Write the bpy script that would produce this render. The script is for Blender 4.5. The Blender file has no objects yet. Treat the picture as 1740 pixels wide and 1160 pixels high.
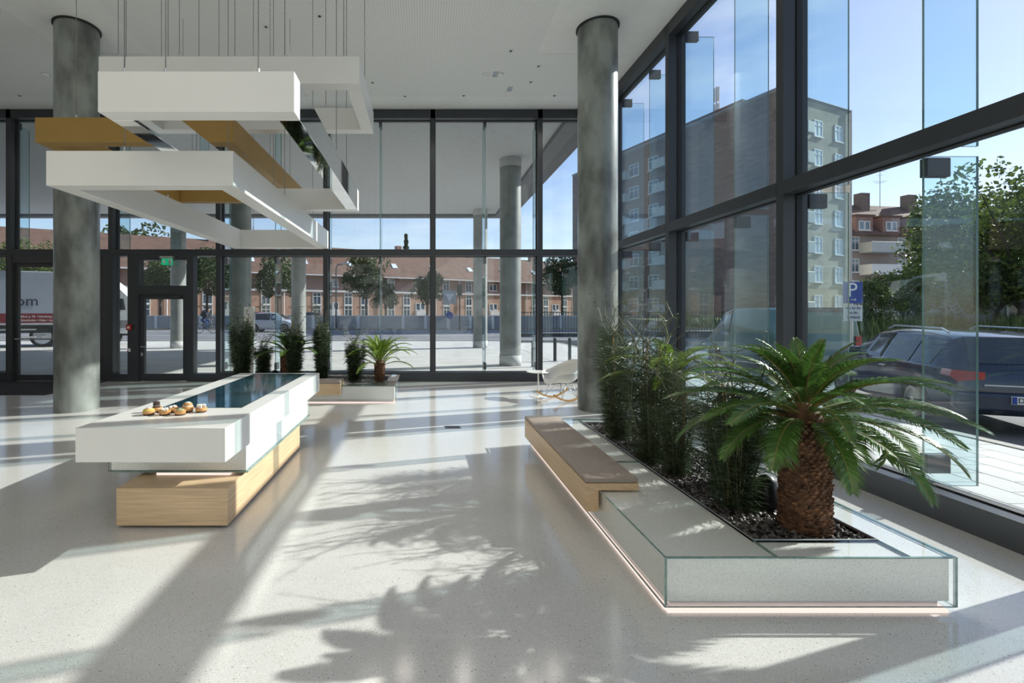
import bpy, bmesh, math, random
import numpy as np
from mathutils import Vector, Matrix, Euler

S = bpy.context.scene
COL = S.collection
PI = math.pi
random.seed(7)
rng = np.random.default_rng(7)

# ------------------------------------------------------------------ camera
F = 822.0            # focal length in pixels of the 1740 x 1160 frame
EYE = 1.5
cd = bpy.data.cameras.new('camera')
cam = bpy.data.objects.new('camera', cd)
COL.objects.link(cam)
cam.location = (0, 0, EYE)
cam.rotation_euler = (PI / 2, 0, 0)
cd.sensor_fit = 'HORIZONTAL'
cd.sensor_width = 36.0
cd.lens = F / 1740 * 36.0
cd.shift_x = 150 / 1740
cd.shift_y = -50 / 1740
cd.clip_start = 0.05
cd.clip_end = 600
S.camera = cam

# ------------------------------------------------------------------ sky, sun, exposure
W = bpy.data.worlds.new('sky')
S.world = W
W.use_nodes = True
nt = W.node_tree
nt.nodes.clear()
wo = nt.nodes.new('ShaderNodeOutputWorld')
bg = nt.nodes.new('ShaderNodeBackground')
sk = nt.nodes.new('ShaderNodeTexSky')
sk.sky_type = 'NISHITA'
sk.sun_disc = False
sk.sun_elevation = math.radians(38)
sk.sun_rotation = math.radians(73)
sk.altitude = 50
sk.air_density = 1.0
sk.dust_density = 0.5
sk.ozone_density = 1.3
tc = nt.nodes.new('ShaderNodeTexCoord')
mp = nt.nodes.new('ShaderNodeMapping')
mp.inputs['Scale'].default_value = (1.0, 1.0, 4.5)
nz = nt.nodes.new('ShaderNodeTexNoise')
nz.inputs['Scale'].default_value = 2.2
nz.inputs['Detail'].default_value = 8
nz.inputs['Roughness'].default_value = 0.62
rp = nt.nodes.new('ShaderNodeValToRGB')
rp.color_ramp.elements[0].position = 0.5
rp.color_ramp.elements[0].color = (0, 0, 0, 1)
rp.color_ramp.elements[1].position = 0.8
rp.color_ramp.elements[1].color = (0.55, 0.55, 0.55, 1)
mx = nt.nodes.new('ShaderNodeMix')
mx.data_type = 'RGBA'
mx.inputs['B'].default_value = (6.2, 6.4, 6.7, 1)
SKY = 0.125
bg.inputs['Strength'].default_value = SKY
L = nt.links.new
L(tc.outputs['Generated'], mp.inputs['Vector'])
L(mp.outputs['Vector'], nz.inputs['Vector'])
L(nz.outputs['Fac'], rp.inputs['Fac'])
L(rp.outputs['Color'], mx.inputs['Factor'])
tn = nt.nodes.new('ShaderNodeMix')
tn.data_type = 'RGBA'
tn.blend_type = 'MULTIPLY'
tn.inputs['Factor'].default_value = 1.0
tn.inputs['B'].default_value = (0.97, 0.89, 0.93, 1)
L(sk.outputs['Color'], tn.inputs['A'])
L(tn.outputs['Result'], mx.inputs['A'])
L(mx.outputs['Result'], bg.inputs['Color'])
L(bg.outputs['Background'], wo.inputs['Surface'])

sd = bpy.data.lights.new('sun', 'SUN')
sun = bpy.data.objects.new('sun', sd)
COL.objects.link(sun)
sd.energy = 5.0
sd.angle = math.radians(0.55)
sd.color = (1.0, 0.95, 0.88)
sun.rotation_euler = Vector((-1.8, -0.56, -1.0)).to_track_quat('-Z', 'Y').to_euler()
sun.location = (30, 12, 20)

S.view_settings.view_transform = 'Standard'
S.view_settings.look = 'None'
S.view_settings.gamma = 1.0
S.view_settings.use_curve_mapping = False
S.view_settings.exposure = 0.65
S.cycles.transparent_max_bounces = 32
S.cycles.max_bounces = 10
S.cycles.diffuse_bounces = 5
S.cycles.sample_clamp_indirect = 6.0
S.cycles.caustics_reflective = False
S.cycles.caustics_refractive = False

# ------------------------------------------------------------------ materials
MATS = {}


def _new(name):
    m = bpy.data.materials.new(name)
    m.use_nodes = True
    n = m.node_tree
    n.nodes.clear()
    out = n.nodes.new('ShaderNodeOutputMaterial')
    MATS[name] = m
    return m, n, out


def P(name, col, rough=0.5, metal=0.0, var=0.08, scale=6.0, bump=0.0, stretch=(1, 1, 1), spec=0.5, coat=0.0,
      detail=4, island=0.0, bscale=None, sss=0, lo=0.3, hi=0.7):
    """principled surface whose colour and relief vary with noise"""
    m, n, out = _new(name)
    b = n.nodes.new('ShaderNodeBsdfPrincipled')
    b.inputs['Roughness'].default_value = rough
    b.inputs['Metallic'].default_value = metal
    b.inputs['Specular IOR Level'].default_value = spec
    b.inputs['Coat Weight'].default_value = coat
    b.inputs['Coat Roughness'].default_value = 0.08
    t = n.nodes.new('ShaderNodeTexCoord')
    mp = n.nodes.new('ShaderNodeMapping')
    mp.inputs['Scale'].default_value = stretch
    z = n.nodes.new('ShaderNodeTexNoise')
    z.inputs['Scale'].default_value = scale
    z.inputs['Detail'].default_value = detail
    r = n.nodes.new('ShaderNodeValToRGB')
    r.color_ramp.elements[0].position = lo
    r.color_ramp.elements[1].position = hi
    r.color_ramp.elements[0].color = tuple(max(0, c * (1 - var)) for c in col) + (1,)
    r.color_ramp.elements[1].color = tuple(min(1, c * (1 + var)) for c in col) + (1,)
    k = n.links.new
    k(t.outputs['Object'], mp.inputs['Vector'])
    k(mp.outputs['Vector'], z.inputs['Vector'])
    k(z.outputs['Fac'], r.inputs['Fac'])
    last = r.outputs['Color']
    if island:
        g = n.nodes.new('ShaderNodeNewGeometry')
        hs = n.nodes.new('ShaderNodeHueSaturation')
        mr = n.nodes.new('ShaderNodeMapRange')
        mr.inputs['To Min'].default_value = 1 - island
        mr.inputs['To Max'].default_value = 1 + island
        k(g.outputs['Random Per Island'], mr.inputs['Value'])
        k(mr.outputs['Result'], hs.inputs['Value'])
        k(last, hs.inputs['Color'])
        last = hs.outputs['Color']
    k(last, b.inputs['Base Color'])
    if bump:
        bz = n.nodes.new('ShaderNodeTexNoise')
        bz.inputs['Scale'].default_value = bscale or scale * 4
        bz.inputs['Detail'].default_value = 3
        bp = n.nodes.new('ShaderNodeBump')
        bp.inputs['Strength'].default_value = bump
        bp.inputs['Distance'].default_value = 0.01
        k(mp.outputs['Vector'], bz.inputs['Vector'])
        k(bz.outputs['Fac'], bp.inputs['Height'])
        k(bp.outputs['Normal'], b.inputs['Normal'])
    if sss:
        tr = n.nodes.new('ShaderNodeBsdfTranslucent')
        k(last, tr.inputs['Color'])
        ms = n.nodes.new('ShaderNodeMixShader')
        ms.inputs['Fac'].default_value = sss
        k(b.outputs['BSDF'], ms.inputs[1])
        k(tr.outputs['BSDF'], ms.inputs[2])
        k(ms.outputs['Shader'], out.inputs['Surface'])
    else:
        k(b.outputs['BSDF'], out.inputs['Surface'])
    return m


def glass(name, tint, f0=0.05, rough=0.0, tintvar=0.02, fmax=1.0):
    """clear flat glass: tinted transmission plus a Schlick reflection"""
    m, n, out = _new(name)
    k = n.links.new
    lw = n.nodes.new('ShaderNodeLayerWeight')
    lw.inputs['Blend'].default_value = 0.5
    pw = n.nodes.new('ShaderNodeMath')
    pw.operation = 'POWER'
    pw.inputs[1].default_value = 5.0
    mr = n.nodes.new('ShaderNodeMapRange')
    mr.inputs['To Min'].default_value = f0
    mr.inputs['To Max'].default_value = fmax
    tr = n.nodes.new('ShaderNodeBsdfTransparent')
    z = n.nodes.new('ShaderNodeTexNoise')
    z.inputs['Scale'].default_value = 0.6
    r = n.nodes.new('ShaderNodeValToRGB')
    r.color_ramp.elements[0].color = tuple(c * (1 - tintvar) for c in tint) + (1,)
    r.color_ramp.elements[1].color = tuple(min(1, c * (1 + tintvar)) for c in tint) + (1,)
    t = n.nodes.new('ShaderNodeTexCoord')
    k(t.outputs['Object'], z.inputs['Vector'])
    k(z.outputs['Fac'], r.inputs['Fac'])
    k(r.outputs['Color'], tr.inputs['Color'])
    gl = n.nodes.new('ShaderNodeBsdfGlossy')
    gl.inputs['Roughness'].default_value = rough
    gl.inputs['Color'].default_value = (0.92, 0.97, 1.0, 1)
    ms = n.nodes.new('ShaderNodeMixShader')
    k(lw.outputs['Facing'], pw.inputs[0])
    k(pw.outputs['Value'], mr.inputs['Value'])
    k(mr.outputs['Result'], ms.inputs['Fac'])
    k(tr.outputs['BSDF'], ms.inputs[1])
    k(gl.outputs['BSDF'], ms.inputs[2])
    k(ms.outputs['Shader'], out.inputs['Surface'])
    return m


def emit(name, col, strength):
    m, n, out = _new(name)
    e = n.nodes.new('ShaderNodeEmission')
    z = n.nodes.new('ShaderNodeTexNoise')
    z.inputs['Scale'].default_value = 3
    r = n.nodes.new('ShaderNodeValToRGB')
    r.color_ramp.elements[0].color = tuple(c * 0.96 for c in col) + (1,)
    r.color_ramp.elements[1].color = tuple(col) + (1,)
    n.links.new(z.outputs['Fac'], r.inputs['Fac'])
    n.links.new(r.outputs['Color'], e.inputs['Color'])
    e.inputs['Strength'].default_value = strength
    n.links.new(e.outputs['Emission'], out.inputs['Surface'])
    return m


def terrazzo():
    m, n, out = _new('terrazzo')
    k = n.links.new
    b = n.nodes.new('ShaderNodeBsdfPrincipled')
    b.inputs['Roughness'].default_value = 0.13
    b.inputs['Specular IOR Level'].default_value = 0.6
    t = n.nodes.new('ShaderNodeTexCoord')
    base = n.nodes.new('ShaderNodeTexNoise')
    base.inputs['Scale'].default_value = 1.3
    base.inputs['Detail'].default_value = 6
    rb = n.nodes.new('ShaderNodeValToRGB')
    rb.color_ramp.elements[0].position = 0.3
    rb.color_ramp.elements[1].position = 0.7
    rb.color_ramp.elements[0].color = (0.57, 0.565, 0.55, 1)
    rb.color_ramp.elements[1].color = (0.64, 0.635, 0.62, 1)
    k(t.outputs['Object'], base.inputs['Vector'])
    k(base.outputs['Fac'], rb.inputs['Fac'])
    last = rb.outputs['Color']
    for sc, thr, colr, fac in ((95, 0.16, (0.34, 0.33, 0.31, 1), 0.8), (60, 0.10, (0.22, 0.2, 0.18, 1), 0.8),
                               (75, 0.17, (0.82, 0.82, 0.81, 1), 0.7), (26, 0.045, (0.1, 0.08, 0.07, 1), 0.9)):
        v = n.nodes.new('ShaderNodeTexVoronoi')
        v.inputs['Scale'].default_value = sc
        ad = n.nodes.new('ShaderNodeMapping')
        ad.inputs['Location'].default_value = (sc * 0.37, sc * 0.11, 0)
        k(t.outputs['Object'], ad.inputs['Vector'])
        k(ad.outputs['Vector'], v.inputs['Vector'])
        r = n.nodes.new('ShaderNodeValToRGB')
        r.color_ramp.elements[0].position = thr
        r.color_ramp.elements[0].color = (fac, fac, fac, 1)
        r.color_ramp.elements[1].position = thr + 0.06
        r.color_ramp.elements[1].color = (0, 0, 0, 1)
        k(v.outputs['Distance'], r.inputs['Fac'])
        mx = n.nodes.new('ShaderNodeMix')
        mx.data_type = 'RGBA'
        mx.inputs['B'].default_value = colr
        k(r.outputs['Color'], mx.inputs['Factor'])
        k(last, mx.inputs['A'])
        last = mx.outputs['Result']
    k(last, b.inputs['Base Color'])
    k(b.outputs['BSDF'], out.inputs['Surface'])
    return m


def perforated():
    """white acoustic board with a fine regular grid of holes"""
    m, n, out = _new('perforated_board')
    k = n.links.new
    b = n.nodes.new('ShaderNodeBsdfPrincipled')
    b.inputs['Roughness'].default_value = 0.7
    t = n.nodes.new('ShaderNodeTexCoord')
    sc = n.nodes.new('ShaderNodeVectorMath')
    sc.operation = 'SCALE'
    sc.inputs['Scale'].default_value = 26.0
    fr = n.nodes.new('ShaderNodeVectorMath')
    fr.operation = 'FRACTION'
    sb = n.nodes.new('ShaderNodeVectorMath')
    sb.operation = 'SUBTRACT'
    sb.inputs[1].default_value = (0.5, 0.5, 0.5)
    ml = n.nodes.new('ShaderNodeVectorMath')
    ml.operation = 'MULTIPLY'
    ml.inputs[1].default_value = (1, 1, 0)
    ln = n.nodes.new('ShaderNodeVectorMath')
    ln.operation = 'LENGTH'
    r = n.nodes.new('ShaderNodeValToRGB')
    r.color_ramp.elements[0].position = 0.2
    r.color_ramp.elements[0].color = (0.62, 0.62, 0.60, 1)
    r.color_ramp.elements[1].position = 0.26
    r.color_ramp.elements[1].color = (0.90, 0.90, 0.885, 1)
    k(t.outputs['Object'], sc.inputs[0])
    k(sc.outputs[0], fr.inputs[0])
    k(fr.outputs[0], sb.inputs[0])
    k(sb.outputs[0], ml.inputs[0])
    k(ml.outputs[0], ln.inputs[0])
    k(ln.outputs['Value'], r.inputs['Fac'])
    k(r.outputs['Color'], b.inputs['Base Color'])
    k(b.outputs['BSDF'], out.inputs['Surface'])
    return m


def speckled(name, c0, c1, sc, rough=0.3, thr=0.25):
    """frosted sheet covered in fine dots"""
    m, n, out = _new(name)
    k = n.links.new
    b = n.nodes.new('ShaderNodeBsdfPrincipled')
    b.inputs['Roughness'].default_value = rough
    t = n.nodes.new('ShaderNodeTexCoord')
    v = n.nodes.new('ShaderNodeTexVoronoi')
    v.inputs['Scale'].default_value = sc
    r = n.nodes.new('ShaderNodeValToRGB')
    r.color_ramp.elements[0].position = thr
    r.color_ramp.elements[0].color = c0 + (1,)
    r.color_ramp.elements[1].position = thr + 0.12
    r.color_ramp.elements[1].color = c1 + (1,)
    k(t.outputs['Object'], v.inputs['Vector'])
    k(v.outputs['Distance'], r.inputs['Fac'])
    k(r.outputs['Color'], b.inputs['Base Color'])
    bp = n.nodes.new('ShaderNodeBump')
    bp.inputs['Strength'].default_value = 0.25
    bp.inputs['Distance'].default_value = 0.003
    k(v.outputs['Distance'], bp.inputs['Height'])
    k(bp.outputs['Normal'], b.inputs['Normal'])
    k(b.outputs['BSDF'], out.inputs['Surface'])
    return m


def tiles(name, c0, c1, sx, sz, rough=0.8):
    """far roof tiles: rows too small to pick apart"""
    m, n, out = _new(name)
    k = n.links.new
    b = n.nodes.new('ShaderNodeBsdfPrincipled')
    b.inputs['Roughness'].default_value = rough
    t = n.nodes.new('ShaderNodeTexCoord')
    mp = n.nodes.new('ShaderNodeMapping')
    mp.inputs['Scale'].default_value = (sx, 1, sz)
    br = n.nodes.new('ShaderNodeTexWave')
    br.bands_direction = 'Z'
    br.inputs['Scale'].default_value = 1.0
    br.inputs['Distortion'].default_value = 0.6
    z = n.nodes.new('ShaderNodeTexNoise')
    z.inputs['Scale'].default_value = 1.2
    z.inputs['Detail'].default_value = 8
    ad = n.nodes.new('ShaderNodeMath')
    ad.operation = 'MULTIPLY'
    r = n.nodes.new('ShaderNodeValToRGB')
    r.color_ramp.elements[0].position = 0.12
    r.color_ramp.elements[0].color = c0 + (1,)
    r.color_ramp.elements[1].position = 0.42
    r.color_ramp.elements[1].color = c1 + (1,)
    k(t.outputs['Object'], mp.inputs['Vector'])
    k(mp.outputs['Vector'], br.inputs['Vector'])
    k(t.outputs['Object'], z.inputs['Vector'])
    k(br.outputs['Fac'], ad.inputs[0])
    k(z.outputs['Fac'], ad.inputs[1])
    k(ad.outputs['Value'], r.inputs['Fac'])
    k(r.outputs['Color'], b.inputs['Base Color'])
    k(b.outputs['BSDF'], out.inputs['Surface'])
    return m


M_floor = terrazzo()
M_perf = perforated()
M_ceil = P('ceiling_paint', (0.90, 0.90, 0.885), 0.75, var=0.02)
M_white = P('white_solid_surface', (0.76, 0.757, 0.735), 0.28, var=0.01, scale=3)
M_wallw = P('white_wall_paint', (0.80, 0.80, 0.78), 0.6, var=0.02)
M_steel = P('dark_grey_powder_coat', (0.040, 0.044, 0.052), 0.38, var=0.08, scale=2)
M_gasket = P('black_gasket', (0.006, 0.006, 0.008), 0.6)
M_conc = P('smooth_grey_concrete', (0.205, 0.222, 0.21), 0.30, var=0.5, scale=2.0, stretch=(1.2, 1.2, 0.6), detail=14, lo=0.4, hi=0.62, bump=0.08, bscale=30, coat=0.15)
M_conco = P('outdoor_concrete', (0.25, 0.265, 0.26), 0.45, var=0.25, scale=2.0, detail=8)
M_pane = glass('window_glass', (0.94, 0.975, 0.97), f0=0.045)
M_fin = glass('glass_fin', (0.84, 0.935, 0.95), f0=0.05)
M_finedge = P('glass_edge', (0.26, 0.40, 0.41), 0.1, var=0.1, spec=0.8)
M_pglass = glass('planter_glass', (0.99, 0.998, 0.993), f0=0.03)
M_pedge = P('planter_glass_edge', (0.22, 0.33, 0.30), 0.12, var=0.25, scale=20, spec=0.8)
M_oak = P('light_oak', (0.64, 0.46, 0.285), 0.42, var=0.16, scale=3.0, stretch=(1.0, 1.0, 26.0), detail=6, bump=0.04)
M_gold = P('gold_satin_paint', (0.36, 0.22, 0.06), 0.42, metal=0.25, var=0.04)
M_chrome = P('polished_steel', (0.86, 0.87, 0.88), 0.03, metal=1.0, var=0.01)
M_cable = P('steel_cable', (0.25, 0.25, 0.25), 0.35, metal=0.8)
M_display = P('dark_display_glass', (0.012, 0.05, 0.075), 0.05, var=0.2, spec=0.8)
M_black = P('black_plastic', (0.012, 0.012, 0.014), 0.35)
M_body = speckled('dotted_frosted_sheet', (0.50, 0.52, 0.50), (0.97, 0.975, 0.95), 130, 0.3, 0.16)
M_cush = P('taupe_upholstery', (0.33, 0.275, 0.24), 0.62, var=0.06, scale=40, bump=0.1)
M_led = emit('led_strip', (1.0, 0.80, 0.72), 0.75)
M_alu = P('brushed_aluminium', (0.55, 0.56, 0.57), 0.35, metal=0.8, stretch=(1, 1, 20))
M_plinth = P('dark_plinth', (0.05, 0.05, 0.055), 0.4)
M_gravel = P('dark_gravel', (0.085, 0.075, 0.072), 0.55, var=0.3, scale=30, island=0.75)
M_soil = P('planting_soil', (0.03, 0.024, 0.02), 0.9, var=0.3, scale=30)
M_bark = P('cycad_bark', (0.14, 0.068, 0.035), 0.75, var=0.4, scale=25, island=0.6)
M_frond = P('cycad_leaf', (0.075, 0.16, 0.032), 0.32, var=0.25, scale=9, island=0.35, spec=0.6, sss=0.22)
M_frondy = P('cycad_leaf_bright', (0.16, 0.27, 0.03), 0.38, var=0.25, scale=9, island=0.35, spec=0.5, sss=0.3)
M_rachis = P('leaf_stalk', (0.24, 0.2, 0.06), 0.45, var=0.2)
M_needle = P('narrow_leaf', (0.062, 0.095, 0.045), 0.42, var=0.3, scale=6, island=0.7, spec=0.6, sss=0.25)
M_twig = P('grey_green_twig', (0.14, 0.15, 0.09), 0.6, var=0.3, scale=20)
M_cane = P('bamboo_cane', (0.42, 0.28, 0.12), 0.5, var=0.25, scale=14)
M_oakr = P('rocker_maple', (0.55, 0.30, 0.09), 0.4, var=0.12, scale=8)
M_shell = P('white_plastic_shell', (0.76, 0.765, 0.74), 0.32, var=0.01)
M_wire = P('bright_wire', (0.55, 0.56, 0.58), 0.25, metal=0.9)
M_green = P('exit_sign_green', (0.0, 0.22, 0.10), 0.4)
M_signw = P('sign_white', (0.82, 0.84, 0.82), 0.4)
M_red = P('alarm_red', (0.5, 0.015, 0.015), 0.35)
M_mat = P('entrance_mat', (0.018, 0.018, 0.022), 0.9, var=0.3, scale=60, bump=0.3)

# ------------------------------------------------------------------ mesh helpers


class MB:
    def __init__(s):
        s.v, s.f, s.m = [], [], []

    def add(s, vs, fs, mi=0):
        o = len(s.v)
        s.v += [tuple(p) for p in vs]
        s.f += [tuple(i + o for i in q) for q in fs]
        s.m += [mi] * len(fs)
        return s

    def box(s, x0, x1, y0, y1, z0, z1, mi=0, faces=None):
        vs = [(x0, y0, z0), (x1, y0, z0), (x1, y1, z0), (x0, y1, z0), (x0, y0, z1), (x1, y0, z1), (x1, y1, z1), (x0, y1, z1)]
        fs = [(0, 3, 2, 1), (4, 5, 6, 7), (0, 1, 5, 4), (1, 2, 6, 5), (2, 3, 7, 6), (3, 0, 4, 7)]
        s.add(vs, fs, mi)
        if faces:                      # {face index: material}; -z +z -y +x +y -x
            for k, mm in faces.items():
                s.m[len(s.m) - 6 + k] = mm
        return s

    def rbox(s, x0, x1, y0, y1, z0, z1, r=0.01, mi=0, seg=2):
        bm = bmesh.new()
        bmesh.ops.create_cube(bm, size=1.0)
        for v in bm.verts:
            v.co = Vector(((x0 + x1) / 2 + v.co.x * (x1 - x0), (y0 + y1) / 2 + v.co.y * (y1 - y0), (z0 + z1) / 2 + v.co.z * (z1 - z0)))
        bmesh.ops.bevel(bm, geom=list(bm.edges), offset=r, segments=seg, profile=0.5, affect='EDGES')
        bm.verts.index_update()
        s.add([v.co[:] for v in bm.verts], [[v.index for v in f.verts] for f in bm.faces], mi)
        bm.free()
        return s

    def tube(s, pts, r, n=8, mi=0, caps=True):
        pts = [Vector(p) for p in pts]
        rs = r if isinstance(r, (list, tuple)) else [r] * len(pts)
        vs, fs = [], []
        up = None
        for i, p in enumerate(pts):
            t = (pts[min(i + 1, len(pts) - 1)] - pts[max(i - 1, 0)])
            t = t.normalized() if t.length > 1e-9 else Vector((0, 0, 1))
            if up is None:
                up = Vector((1, 0, 0)) if abs(t.x) < 0.8 else Vector((0, 1, 0))
            a = (up - t * up.dot(t)).normalized()
            up = a
            b = t.cross(a)
            for k in range(n):
                th = 2 * PI * k / n
                vs.append(p + (a * math.cos(th) + b * math.sin(th)) * rs[i])
        for i in range(len(pts) - 1):
            for k in range(n):
                fs.append((i * n + k, i * n + (k + 1) % n, (i + 1) * n + (k + 1) % n, (i + 1) * n + k))
        if caps:
            fs.append(tuple(reversed(range(n))))
            fs.append(tuple((len(pts) - 1) * n + k for k in range(n)))
        return s.add(vs, fs, mi)

    def lathe(s, prof, n=32, c=(0, 0, 0), mi=0, caps=True):
        vs, fs = [], []
        for (r, z) in prof:
            for k in range(n):
                th = 2 * PI * k / n
                vs.append((c[0] + r * math.cos(th), c[1] + r * math.sin(th), c[2] + z))
        for i in range(len(prof) - 1):
            for k in range(n):
                fs.append((i * n + k, i * n + (k + 1) % n, (i + 1) * n + (k + 1) % n, (i + 1) * n + k))
        if caps:
            fs.append(tuple(reversed(range(n))))
            fs.append(tuple((len(prof) - 1) * n + k for k in range(n)))
        return s.add(vs, fs, mi)

    def prism(s, poly, a, b, axis='y', mi=0):
        """extrude a polygon; axis y: poly is (x, z), axis x: poly is (y, z), axis z: poly is (x, y)"""
        def q(p, t):
            return {'y': (p[0], t, p[1]), 'x': (t, p[0], p[1]), 'z': (p[0], p[1], t)}[axis]
        n = len(poly)
        vs = [q(p, a) for p in poly] + [q(p, b) for p in poly]
        fs = [tuple(range(n)), tuple(reversed(range(n, 2 * n)))]
        fs += [(i, n + i, n + (i + 1) % n, (i + 1) % n) for i in range(n)]
        return s.add(vs, fs, mi)

    def mesh(s, name, mats, smooth=False):
        me = bpy.data.meshes.new(name)
        me.from_pydata(s.v, [], s.f)
        for m in (mats if isinstance(mats, (list, tuple)) else [mats]):
            me.materials.append(m)
        me.polygons.foreach_set('material_index', s.m)
        bm = bmesh.new()
        bm.from_mesh(me)
        bmesh.ops.recalc_face_normals(bm, faces=bm.faces)
        bm.to_mesh(me)
        bm.free()
        if smooth:
            me.polygons.foreach_set('use_smooth', [True] * len(me.polygons))
            if smooth != 'all':
                try:
                    me.set_sharp_from_angle(angle=math.radians(20))
                except Exception:
                    pass
        me.update()
        return me

    def build(s, name, mats, parent=None, smooth=False, loc=(0, 0, 0), rot=(0, 0, 0)):
        return put(name, s.mesh(name, mats, smooth), parent, loc, rot)


def put(name, me, parent=None, loc=(0, 0, 0), rot=(0, 0, 0), scale=None):
    o = bpy.data.objects.new(name, me)
    COL.objects.link(o)
    o.location = loc
    o.rotation_euler = rot
    if scale is not None:
        o.scale = (scale,) * 3 if not isinstance(scale, (tuple, list)) else scale
    if parent is not None:
        o.parent = parent
    return o


def tag(o, label=None, cat=None, group=None, kind=None):
    if label:
        o['label'] = label
    if cat:
        o['category'] = cat
    if group:
        o['group'] = group
    if kind:
        o['kind'] = kind
    return o


def thing(name, label, cat, loc=(0, 0, 0), rz=0.0, group=None, kind=None):
    o = bpy.data.objects.new(name, None)
    COL.objects.link(o)
    o.empty_display_size = 0.1
    o.location = loc
    o.rotation_euler = (0, 0, rz)
    return tag(o, label, cat, group, kind)


def quads(name, V, mat, parent=None, kind=None, loc=(0, 0, 0), nv=4):
    """V: (N, nv, 3) array of separate small faces, joined in one mesh"""
    me = quads_mesh(name, V, mat)
    o = put(name, me, parent, loc)
    if kind:
        o['kind'] = kind
    return o


def quads_mesh(name, V, mat):
    N, nv, _ = V.shape
    me = bpy.data.meshes.new(name)
    me.vertices.add(N * nv)
    me.vertices.foreach_set('co', V.reshape(-1).astype(np.float32))
    me.loops.add(N * nv)
    me.loops.foreach_set('vertex_index', np.arange(N * nv, dtype=np.int32))
    me.polygons.add(N)
    me.polygons.foreach_set('loop_start', np.arange(0, N * nv, nv, dtype=np.int32))
    me.materials.append(mat)
    me.update(calc_edges=True)
    me.validate()
    return me


def text(name, body, size, mat, parent, loc, rot, extrude=0.002, align='CENTER'):
    c = bpy.data.curves.new(name, 'FONT')
    c.body = body
    c.size = size
    c.extrude = extrude
    c.align_x = align
    c.align_y = 'CENTER'
    c.resolution_u = 3
    c.materials.append(mat)
    t = bpy.data.objects.new(name, c)
    COL.objects.link(t)
    dg = bpy.context.evaluated_depsgraph_get()
    me = bpy.data.meshes.new_from_object(t.evaluated_get(dg))
    bpy.data.objects.remove(t)
    o = bpy.data.objects.new(name, me)
    COL.objects.link(o)
    o.parent = parent
    o.location = loc
    o.rotation_euler = rot
    return o


def at(px, d):
    return (px - 720) / F * d


def zat(py, d):
    return EYE + (530 - py) / F * d
# ------------------------------------------------------------------ room shell
H = 5.88
XR, YB = 3.70, 10.45          # inner faces of the right and back glass walls
XL, YF = -13.0, -5.5

f = MB().box(XL, XR + 0.25, YF, YB + 0.25, -0.2, 0.0).build('floor', M_floor)
tag(f, 'polished pale terrazzo floor with fine dark specks', 'floor', kind='structure')

ce = MB().box(XL - 0.3, XR + 0.28, YF - 0.3, YB + 0.3, H + 0.004, H + 3.2).build('ceiling', M_ceil)
tag(ce, 'white ceiling over the lobby', 'ceiling', kind='structure')
BORD = 0.62                    # smooth border, then the perforated boards set 4 mm proud
COLS = [(-5.345, 7.46), (2.68, 7.46)]
# perforated field, left open as a smooth square round each column
xs = [XL, -5.345 - 0.75, -5.345 + 0.75, 2.68 - 0.75, XR - BORD]
ys = [YF, 7.46 - 0.75, 7.46 + 0.75, YB - BORD]
for i in range(4):
    for j in range(3):
        x0, x1, y0, y1 = xs[i], xs[i + 1], ys[j], ys[j + 1]
        if i == 3 and j == 1:
            continue
        if i == 1 and j == 1:
            continue
        MB().box(x0, x1, y0, y1, H - 0.001, H + 0.004).build('acoustic_panel', M_perf, ce)

# ---- glass curtain walls: local u along the wall, v outwards, z up
MW, MD = 0.10, 0.25
ZS, ZT0, ZT1, ZH = 0.195, 2.715, 2.855, 5.69


def pane_box(u0, u1, z0, z1, v=0.15, t=0.02):
    return MB().box(u0, u1, v, v + t, z0, z1)


def curtain(root, mus, u0, u1, skip=()):
    for u in mus:
        MB().box(u - MW / 2, u + MW / 2, 0, MD, 0, H).build('mullion', M_steel, root)
    us = sorted([u0] + list(mus) + [u1])
    MB().box(u0, u1, 0.0, MD, ZH, H).build('head_beam', M_steel, root)
    for i in range(len(us) - 1):
        a, b = us[i] + MW / 2, us[i + 1] - MW / 2
        if b - a < 0.2:
            continue
        MB().box(a, b, -0.002, MD, ZT0, ZT1).build('transom', M_steel, root)
        g = MB()
        for (z0, z1) in ((ZT1, ZH),) + (() if i in skip else ((ZS, ZT0),)):
            g.box(a, a + 0.012, 0.13, 0.19, z0, z1).box(b - 0.012, b, 0.13, 0.19, z0, z1)
            g.box(a + 0.012, b - 0.012, 0.131, 0.19, z0, z0 + 0.012).box(a + 0.012, b - 0.012, 0.131, 0.19, z1 - 0.012, z1)
        g.build('gasket', M_gasket, root)
        pane_box(a, b, ZT1, ZH).build('pane', M_pane, root)
        if i not in skip:
            MB().box(a, b, -0.002, MD, 0, ZS).build('sill', M_steel, root)
            pane_box(a, b, ZS, ZT0).build('pane', M_pane, root)


def fin_mesh(z0, z1):
    return MB().box(-0.009, 0.009, 0.27, 0.70, z0, z1, 0, {0: 1, 1: 1, 2: 1, 4: 1}).mesh('glass_fin', [M_fin, M_finedge])


FIN_UP, FIN_LO = fin_mesh(ZT1 - 0.04, ZH - 0.02), fin_mesh(0.12, ZT0 + 0.02)
CLAMP = MB().rbox(-0.03, 0.03, 0.27, 0.46, -0.075, 0.075, 0.006).mesh('clamp', M_steel)


def fins(root, us, lower=True):
    for u in us:
        o = put('glass_fin', FIN_UP, root, (u, 0, 0))
        put('clamp', CLAMP, o, (0, 0, ZH - 0.02))
        if lower is True or lower(u):
            o = put('glass_fin', FIN_LO, root, (u, 0, 0))
            put('clamp', CLAMP, o, (0, 0, ZT0 - 0.07))
            put('clamp', CLAMP, o, (0, 0, 0.30))


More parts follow.
